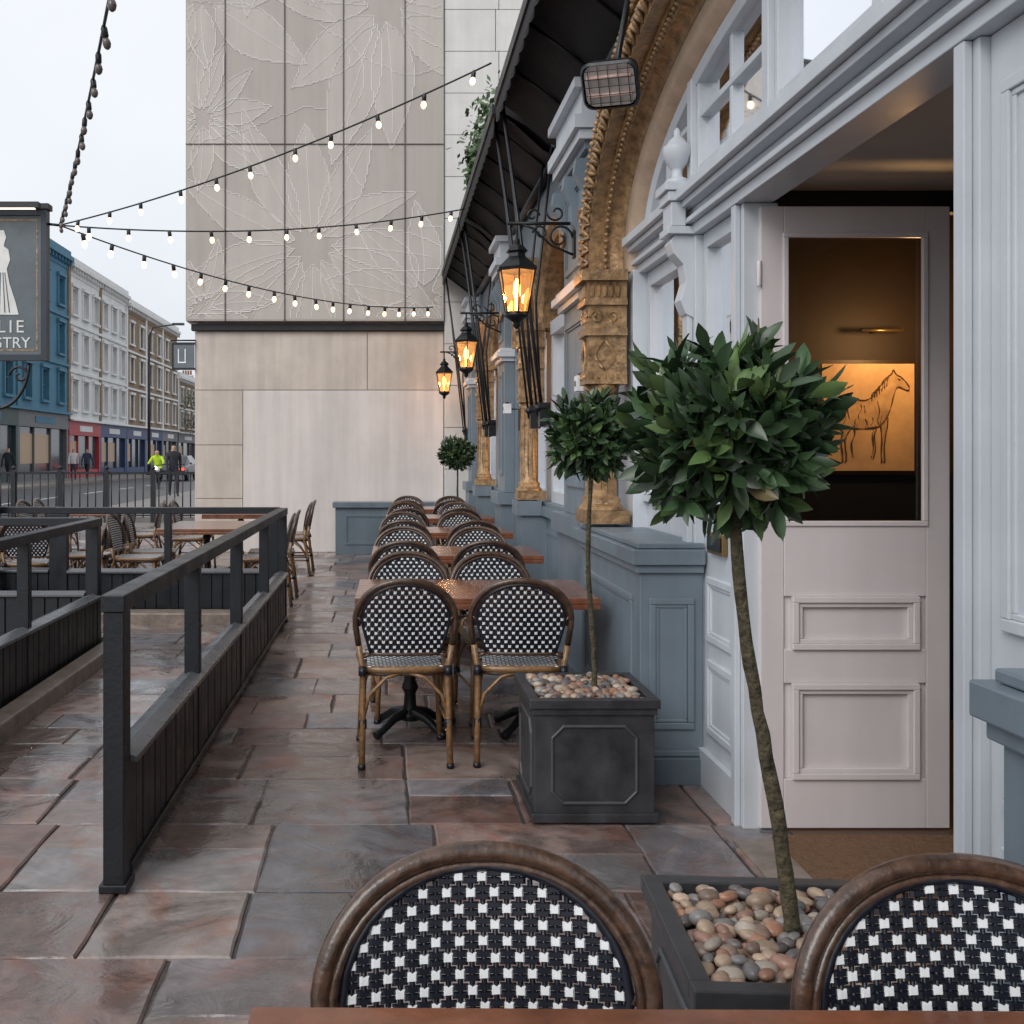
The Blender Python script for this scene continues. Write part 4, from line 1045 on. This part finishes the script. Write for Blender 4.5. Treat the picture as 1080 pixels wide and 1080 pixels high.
def terrace(y0,y1,x,h,wall,trim,shop,names,floors=3,units=1,sh=3.6,chim=True):
    E=empty(names,(0,0,0)); m=MB(); dpt=9
    wy=(y1-y0)/units
    m.box(x-dpt,x-.32,y0,y1,0,h,wall)
    fh=(h-sh-.8)/floors
    for u in range(units):
        a0=y0+u*wy; nw=3 if wy>6.5 else 2
        cols_=[a0]
        for k in range(nw):
            c_=a0+wy*(k+.5)/nw; cols_+=[c_-.5,c_+.5]
        cols_.append(a0+wy)
        for f in range(floors):
            zb=sh+f*fh; wz0=zb+fh*.22; wz1=zb+fh*(.80 if f<2 else .74)
            m.box(x-.3,x,a0,a0+wy,zb,wz0,wall); m.box(x-.3,x,a0,a0+wy,wz1,zb+fh,wall)
            for k in range(0,len(cols_)-1,2): m.box(x-.3,x,cols_[k],cols_[k+1],wz0,wz1,wall)
            for k in range(nw):
                c0,c1=cols_[1+2*k],cols_[2+2*k]; cm=(c0+c1)/2; zm=(wz0+wz1)/2
                m.box(x-.25,x-.2,c0,c1,wz0,wz1,gw)
                m.box(x-.198,x-.14,c0,c0+.07,wz0,wz1,trim); m.box(x-.198,x-.14,c1-.07,c1,wz0,wz1,trim); m.box(x-.198,x-.14,c0+.07,c1-.07,zm-.03,zm+.03,trim); m.box(x-.196,x-.15,cm-.02,cm+.02,wz0,wz1,trim)
                m.box(x+.002,x+.10,c0-.14,c0-.01,wz0-.05,wz1+.1,trim); m.box(x+.002,x+.10,c1+.01,c1+.14,wz0-.05,wz1+.1,trim)
                m.box(x+.002,x+.18,c0-.2,c1+.2,wz1+.1,wz1+.28,trim); m.box(x+.002,x+.18,c0-.2,c1+.2,wz0-.18,wz0-.05,trim)
            m.box(x+.002,x+.12,a0,a0+wy,zb-.09,zb+.06,trim)
        m.box(x-.3,x+.05,a0,a0+wy,h-.8,h-.35,wall); m.box(x-.3,x+.38,a0,a0+wy,h-.35,h-.12,trim); m.box(x-.3,x+.2,a0,a0+wy,h-.118,h+.25,trim)
        k=a0+.3
        while k<a0+wy: m.box(x+.052,x+.3,k,k+.12,h-.6,h-.352,trim); k+=.55
        m.box(x+.002,x+.09,a0-.2,a0+.2,sh,h-.36,brk if wall is wst else trim)
        sm=shop[u%len(shop)]
        m.box(x-.3,x+.06,a0,a0+wy,sh-.95,sh-.1,sm); m.box(x-.3,x+.3,a0,a0+wy,sh-.098,sh+.0-.002,trim)
        m.box(x-.3,x+.02,a0,a0+.3,0,sh-.952,sm); m.box(x-.3,x+.02,a0+wy-.3,a0+wy,0,sh-.952,sm); m.box(x-.3,x-.02,a0+.3,a0+wy-.3,0,.55,sm)
        m.box(x-.25,x-.2,a0+.3,a0+wy-.3,.55,sh-.952,gw)
        m.box(x-.198,x-.19,a0+.6,a0+wy*(.35+.3*(u%2)),1.0,sh-1.3,shopglow)
        for q in (.33,.66): m.box(x-.19,x-.08,a0+wy*q-.05,a0+wy*q+.05,.55,sh-.953,sm)
        m.box(x+.062,x+.09,a0+wy*.3,a0+wy*.7,sh-.7,sh-.35,trim)
        if chim:
            m.box(x-5,x-3.8,a0-.4,a0+.4,h,h+1.9,brk); m.box(x-5.1,x-3.7,a0-.5,a0+.5,h+1.9,h+2.05,trim)
            for q in range(4): m.lathe([(.13,0),(.11,.5),(.13,.55)],(x-4.85+q*.3,a0,h+2.05),mat("chimney_pot",(.28,.13,.07),.8),8)
    m.prism([(x-.31,y0,h),(x-dpt,y0,h),(x-dpt*.5,y0,h+1.6)],(0,y1-y0,0),roofm)
    m.obj("walls_windows_roof",0,E)
shopglow=emis("shop_window_light",(.25,.18,.12),.35)
navy=mat("navy_shop",(.02,.045,.14),.5); red=mat("red_shop",(.40,.03,.04),.5); grn=mat("dark_green_shop",(.02,.05,.05),.5); gry=mat("grey_shop",(.12,.12,.13),.5)
terrace(44,60.5,-18.8,13.2,tealm,tealm,[grn,gry],"blue_terrace_house",3,2,3.9)
terrace(60.6,74,-18.8,13.0,wst,wst,[red,navy],"white_terrace_house",3,2)
terrace(74.1,92,-18.8,12.6,brk,wst,[navy,navy,gry],"brick_terrace_house",3,3)
terrace(96,150,-19.5,9.0,brk,wst,[gry,red],"brick_terrace_house",2,6)
terrace(160,230,-24,10.0,brk,wst,[gry,navy],"brick_terrace_house",2,8)
fb=MB(); fb.box(-40,-5,255,265,0,9,brk); fb.prism([(-40,255,9),(-40,265,9),(-40,260,12)],(35,0,0),roofm); 
for k in range(14):
    for f in range(2): fb.box(-39+k*2.5,-38+k*2.5,254.9,254.99,2+f*3.5,4+f*3.5,gw)
fb.obj("distant_row_of_houses")
def tree(x,y,h,seed):
    random.seed(seed); E=empty("street_tree",(x,y,0)); t=MB()
    t.tube([(0,0,0),(.1,0,h*.25),(0,.1,h*.5)],[.25,.2,.12],bark,8)
    cl=[]
    for k in range(9):
        a_=U(0,6.28); q=(math.cos(a_)*h*.22*U(.3,1),math.sin(a_)*h*.22*U(.3,1),h*U(.45,.92)); cl.append(q); t.tube([(0,0,h*.4),(q[0]*.5,q[1]*.5,(q[2]+h*.4)/2),q],[.1,.07,.03],bark,5)
    t.obj("trunk",0,E); lf=MB(); cs=[]
    for q in cl:
        tn=U(.6,1.3)
        for k in range(260):
            d=Vector((random.gauss(0,1),random.gauss(0,1),random.gauss(0,.8))); d=d.normalized()*h*.14*U(.3,1.05)
            p_=Vector(q)+d; u=Vector((U(-1,1),U(-1,1),U(-1,1))).normalized(); v=u.orthogonal().normalized(); L_=U(.1,.24)
            lf.add([p_,p_+u*L_*.5+v*L_*.35,p_+u*L_,p_+u*L_*.5-v*L_*.35],[(0,1,2,3)],LEAF); g_=tn*U(.7,1.3); cs.extend([(.07*g_,.10*g_,.04*g_)]*4)
    lf.obj("foliage",0,E,cols=cs,recalc=False)
tree(-17.4,98,8,1); tree(-18.8,108,9,2); tree(-21,130,12,3); tree(-19,150,9,4); tree(-30,175,13,5)
sl=MB(); sl.tube([(-16.2,70,0),(-16.2,70,6),(-16.2,70,9.6),(-15.9,70,10.2),(-14.2,70,10.4)],[.12,.09,.07,.06,.05],zinc,8); sl.box(-14.6,-13.8,69.85,70.15,10.33,10.47,zinc); sl.lathe([(.2,0),(.2,.2),(.12,.3)],(-16.2,70,0),zinc,8); sl.obj("street_lamp")
# ------------------------------------------------------------------ people
def person_mat(name,trouser,coat,hair):
    m=bpy.data.materials.new(name); m.use_nodes=True; nt=m.node_tree;n=nt.nodes;l=nt.links; b=n["Principled BSDF"]; b.inputs["Roughness"].default_value=.8
    tc=n.new("ShaderNodeTexCoord"); sp=n.new("ShaderNodeSeparateXYZ"); l.new(tc.outputs["Object"],sp.inputs[0]); dv=n.new("ShaderNodeMath"); dv.operation='DIVIDE'; dv.inputs[1].default_value=2.0; l.new(sp.outputs["Z"],dv.inputs[0])
    r=n.new("ShaderNodeValToRGB"); r.color_ramp.interpolation='CONSTANT'; el=r.color_ramp.elements
    el[0].position=0; el[0].color=(.02,.02,.02,1); el[1].position=.04; el[1].color=(*trouser,1)
    for p_,c_ in ((.44,coat),(.745,(.45,.28,.2)),(.83,hair)): x=el.new(p_); x.color=(*c_,1)
    l.new(dv.outputs[0],r.inputs["Fac"]); l.new(r.outputs["Color"],b.inputs["Base Color"]); return m
def skin_fig(name,J,edges,rad,root,m,loc,rz,parent=None):
    me=bpy.data.meshes.new(name); me.from_pydata(J,edges,[]); me.materials.append(m)
    o=bpy.data.objects.new(name,me); sc.collection.objects.link(o); o.location=loc; o.rotation_euler=(0,0,rz)
    md=o.modifiers.new("skin",'SKIN')
    if me.skin_vertices:
        for i,v in enumerate(me.skin_vertices[0].data): v.radius=(rad[i][0],rad[i][1]); v.use_root=(i==root)
    md.use_smooth_shade=True; s_=o.modifiers.new("sub",'SUBSURF'); s_.levels=1; s_.render_levels=1
    if parent: o.parent=parent
    return o
def person(loc,rz,m,stride=.18,name="pedestrian"):
    J=[(0,0,.95),(0,0,1.18),(0,0,1.40),(0,0,1.50),(0,-.01,1.58),(0,-.01,1.70),
       (.19,0,1.40),(.23,stride*.5,1.15),(.24,stride*1.1-.05,.90),(.24,stride*1.2-.07,.80),(-.19,0,1.40),(-.23,-stride*.5,1.15),(-.24,-stride*1.1-.05,.90),(-.24,-stride*1.2-.07,.80),
       (.09,0,.90),(.10,-stride,.50),(.10,-stride*1.1,.08),(.10,-stride*1.1-.14,.03),(-.09,0,.90),(-.10,stride*.6,.50),(-.10,stride*1.5,.12),(-.10,stride*1.5-.12,.04)]
    E_=[(0,1),(1,2),(2,3),(3,4),(4,5),(2,6),(6,7),(7,8),(8,9),(2,10),(10,11),(11,12),(12,13),(0,14),(14,15),(15,16),(16,17),(0,18),(18,19),(19,20),(20,21)]
    rd_=[(.15,.11),(.145,.105),(.15,.11),(.055,.055),(.085,.095),(.075,.085),(.07,.07),(.05,.05),(.04,.04),(.03,.04),(.07,.07),(.05,.05),(.04,.04),(.03,.04),(.09,.09),(.065,.065),(.045,.045),(.035,.03),(.09,.09),(.065,.065),(.045,.045),(.035,.03)]
    return skin_fig(name,J,E_,rd_,0,m,loc,rz)
pA=person_mat("clothes_dark",(.02,.02,.03),(.02,.022,.03),(.02,.015,.01)); pB=person_mat("clothes_light",(.03,.035,.06),(.6,.6,.6),(.06,.03,.02)); pC=person_mat("clothes_blue",(.02,.02,.02),(.04,.05,.09),(.03,.02,.01))
person((-17.1,56,.09),.3,pB); person((-16.5,56.5,.09),3.0,pC); person((-17.9,48.5,.09),3.0,pA); person((-6.95,33.5,.09),.4,pA,.12)
mc=MB()
for yy in (-.7,.7):
    mc.tube([(0,yy+.3*math.cos(t),.31+.3*math.sin(t)) for t in [2*math.pi*k/20 for k in range(20)]],.05,weaveb,8,closed=True)
    for k in range(6): a_=k*math.pi/3; mc.tube([(0,yy,.31),(0,yy+.28*math.cos(a_),.31+.28*math.sin(a_))],.01,zinc,4)
mc.tube([(0,-.7,.31),(0,-.5,.85),(0,-.45,1.0)],.035,zinc); mc.tube([(-.35,-.38,1.05),(0,-.47,1.0),(.35,-.38,1.05)],.018,black)
mc.tube([(0,.7,.31),(0,.2,.45),(0,-.3,.5),(0,-.5,.85)],.05,black); mc.ball((0,-.1,.8),.16,.3,.14,weavew,12,8); mc.ball((0,.4,.78),.15,.38,.09,black,12,8); mc.ball((0,0,.45),.17,.25,.18,zinc,10,7)
mc.M=Matrix.Translation((0,-.6,.88))@Matrix.Rotation(math.pi/2,4,'X'); mc.lathe([(.1,0),(.11,.04),(.07,.1)],(0,0,0),emis("headlamp",(1,.95,.85),4),12); mc.M=Matrix.Identity(4)
mo=mc.obj("motorcycle",0); mo.location=(-10.3,46,-.02); mo.rotation_euler=(0,0,.08)
hv=person_mat("clothes_hi_vis",(.02,.02,.03),(.45,.65,.03),(.5,.6,.05))
J_=[(0,.25,.92),(0,.2,1.12),(0,.12,1.36),(0,.08,1.46),(0,.04,1.55),(0,.03,1.68),(.2,.12,1.36),(.30,-.05,1.18),(.33,-.36,1.08),(-.2,.12,1.36),(-.30,-.05,1.18),(-.33,-.36,1.08),(.12,.22,.88),(.24,-.12,.78),(.20,0,.36),(.2,-.12,.3),(-.12,.22,.88),(-.24,-.12,.78),(-.20,0,.36),(-.2,-.12,.3)]
E_=[(0,1),(1,2),(2,3),(3,4),(4,5),(2,6),(6,7),(7,8),(2,9),(9,10),(10,11),(0,12),(12,13),(13,14),(14,15),(0,16),(16,17),(17,18),(18,19)]
rr=[(.17,.13),(.17,.12),(.17,.12),(.06,.06),(.12,.13),(.11,.12),(.08,.08),(.06,.06),(.045,.045),(.08,.08),(.06,.06),(.045,.045),(.1,.1),(.075,.075),(.05,.05),(.04,.04),(.1,.1),(.075,.075),(.05,.05),(.04,.04)]
skin_fig("motorcycle_rider",J_,E_,rr,0,hv,(-10.3,46,-.02),.08)
def car(loc,rz,paint,lights):
    E=empty("car",loc); E.rotation_euler=(0,0,rz); m=MB()
    prof=[(-2.1,.35),(-2.12,.62),(-2.0,.80),(-1.15,.93),(-.55,1.40),(.75,1.45),(1.55,1.0),(2.05,.95),(2.12,.6),(2.08,.35)]
    vs=[];fs=[];n=len(prof)
    for xs_,k in ((-.84,0),(-.66,1),(.66,1),(.84,0)):
        for (yy,z) in prof:
            if k==0 and z>1.0: vs.append((xs_*.98,yy,1.0))
            else: vs.append((xs_,yy,z))
    for i in range(3):
        for k in range(n): fs.append((i*n+k,i*n+(k+1)%n,(i+1)*n+(k+1)%n,(i+1)*n+k))
    fs.append(tuple(range(n))); fs.append(tuple(range(4*n-1,3*n-1,-1)))
    m.add(vs,fs,paint,False)
    m.add([(-.62,-1.17,.95),(.62,-1.17,.95),(.56,-.60,1.385),(-.56,-.60,1.385)],[(0,1,2,3)],gw); m.add([(-.62,1.52,1.04),(.62,1.52,1.04),(.56,.83,1.43),(-.56,.83,1.43)],[(0,1,2,3)],gw)
    for sx in (-1,1):
        for yy in (-1.3,1.3):
            m.M=Matrix.Translation((sx*.78,yy,.33))@Matrix.Rotation(math.pi/2,4,'Y'); m.lathe([(.2,-.1),(.33,-.1),(.33,.1),(.2,.1)],(0,0,0),weaveb,18); m.lathe([(.19,-.11),(.19,.11)],(0,0,0),zinc,12); m.M=Matrix.Identity(4)
        m.box(sx*.5,sx*.78,-2.13,-2.02,.6,.74,lights); m.box(sx*.86,sx*1.0,-.95,-.8,.93,1.05,paint)
    m.box(-.35,.35,-2.14,-2.1,.42,.6,black)
    m.obj("body",.03,E)
car((-12.2,60,-.02),0,mat("car_paint_dark",(.06,.06,.07),.25,.3,coat=.5),emis("tail_lamp",(1,.05,.03),3)); car((-13.2,78,-.02),0,mat("car_paint_red",(.25,.03,.03),.25,coat=.5),emis("tail_lamp",(1,.05,.03),3))
car((-9.6,95,-.02),0,mat("car_paint_grey",(.3,.31,.33),.3,.4),emis("headlamp",(1,.95,.85),4))
# ------------------------------------------------------------------ world, sun, camera
wd=bpy.data.worlds.new("World"); sc.world=wd; wd.use_nodes=True
nt=wd.node_tree; n=nt.nodes; l=nt.links; bg=n["Background"]
sky=n.new("ShaderNodeTexSky"); sky.sky_type='NISHITA'; sky.sun_disc=False
SE,SR=math.radians(38),math.radians(215)
sky.sun_elevation=SE; sky.sun_rotation=SR; sky.dust_density=6; sky.air_density=1.2; sky.ozone_density=2
hs_=n.new("ShaderNodeHueSaturation"); hs_.inputs["Saturation"].default_value=.35
l.new(sky.outputs[0],hs_.inputs["Color"])
tcw=n.new("ShaderNodeTexCoord"); cn=n.new("ShaderNodeTexNoise"); cn.inputs["Scale"].default_value=2.2; cn.inputs["Detail"].default_value=5; l.new(tcw.outputs["Generated"],cn.inputs["Vector"])
cr=n.new("ShaderNodeValToRGB"); cr.color_ramp.elements[0].position=.3; cr.color_ramp.elements[1].position=.7; cr.color_ramp.elements[0].color=(5.9,6.25,6.8,1); cr.color_ramp.elements[1].color=(7.2,7.4,7.7,1)
l.new(cn.outputs["Fac"],cr.inputs["Fac"])
mw=n.new("ShaderNodeMixRGB"); mw.inputs["Fac"].default_value=.8; l.new(hs_.outputs[0],mw.inputs["Color1"]); l.new(cr.outputs[0],mw.inputs["Color2"])
l.new(mw.outputs[0],bg.inputs["Color"]); bg.inputs["Strength"].default_value=.15
sd=bpy.data.lights.new("sun",'SUN'); sd.energy=1.3; sd.angle=math.radians(35); sd.color=(1,.97,.94)
so_=bpy.data.objects.new("sun",sd); sc.collection.objects.link(so_)
dirv=Vector((math.sin(SR)*math.cos(SE),math.cos(SR)*math.cos(SE),math.sin(SE)))
so_.rotation_euler=dirv.to_track_quat('Z','Y').to_euler()
cam=bpy.data.cameras.new("camera"); co=bpy.data.objects.new("camera",cam); sc.collection.objects.link(co)
co.location=(0,0,1.45); co.rotation_euler=(math.pi/2,0,0); cam.sensor_width=36; cam.lens=36
cam.shift_x=.123; cam.shift_y=-.0556; cam.clip_end=2000; cam.clip_start=.05
sc.camera=co
sc.view_settings.view_transform='Standard'; sc.view_settings.look='None'; sc.view_settings.exposure=0
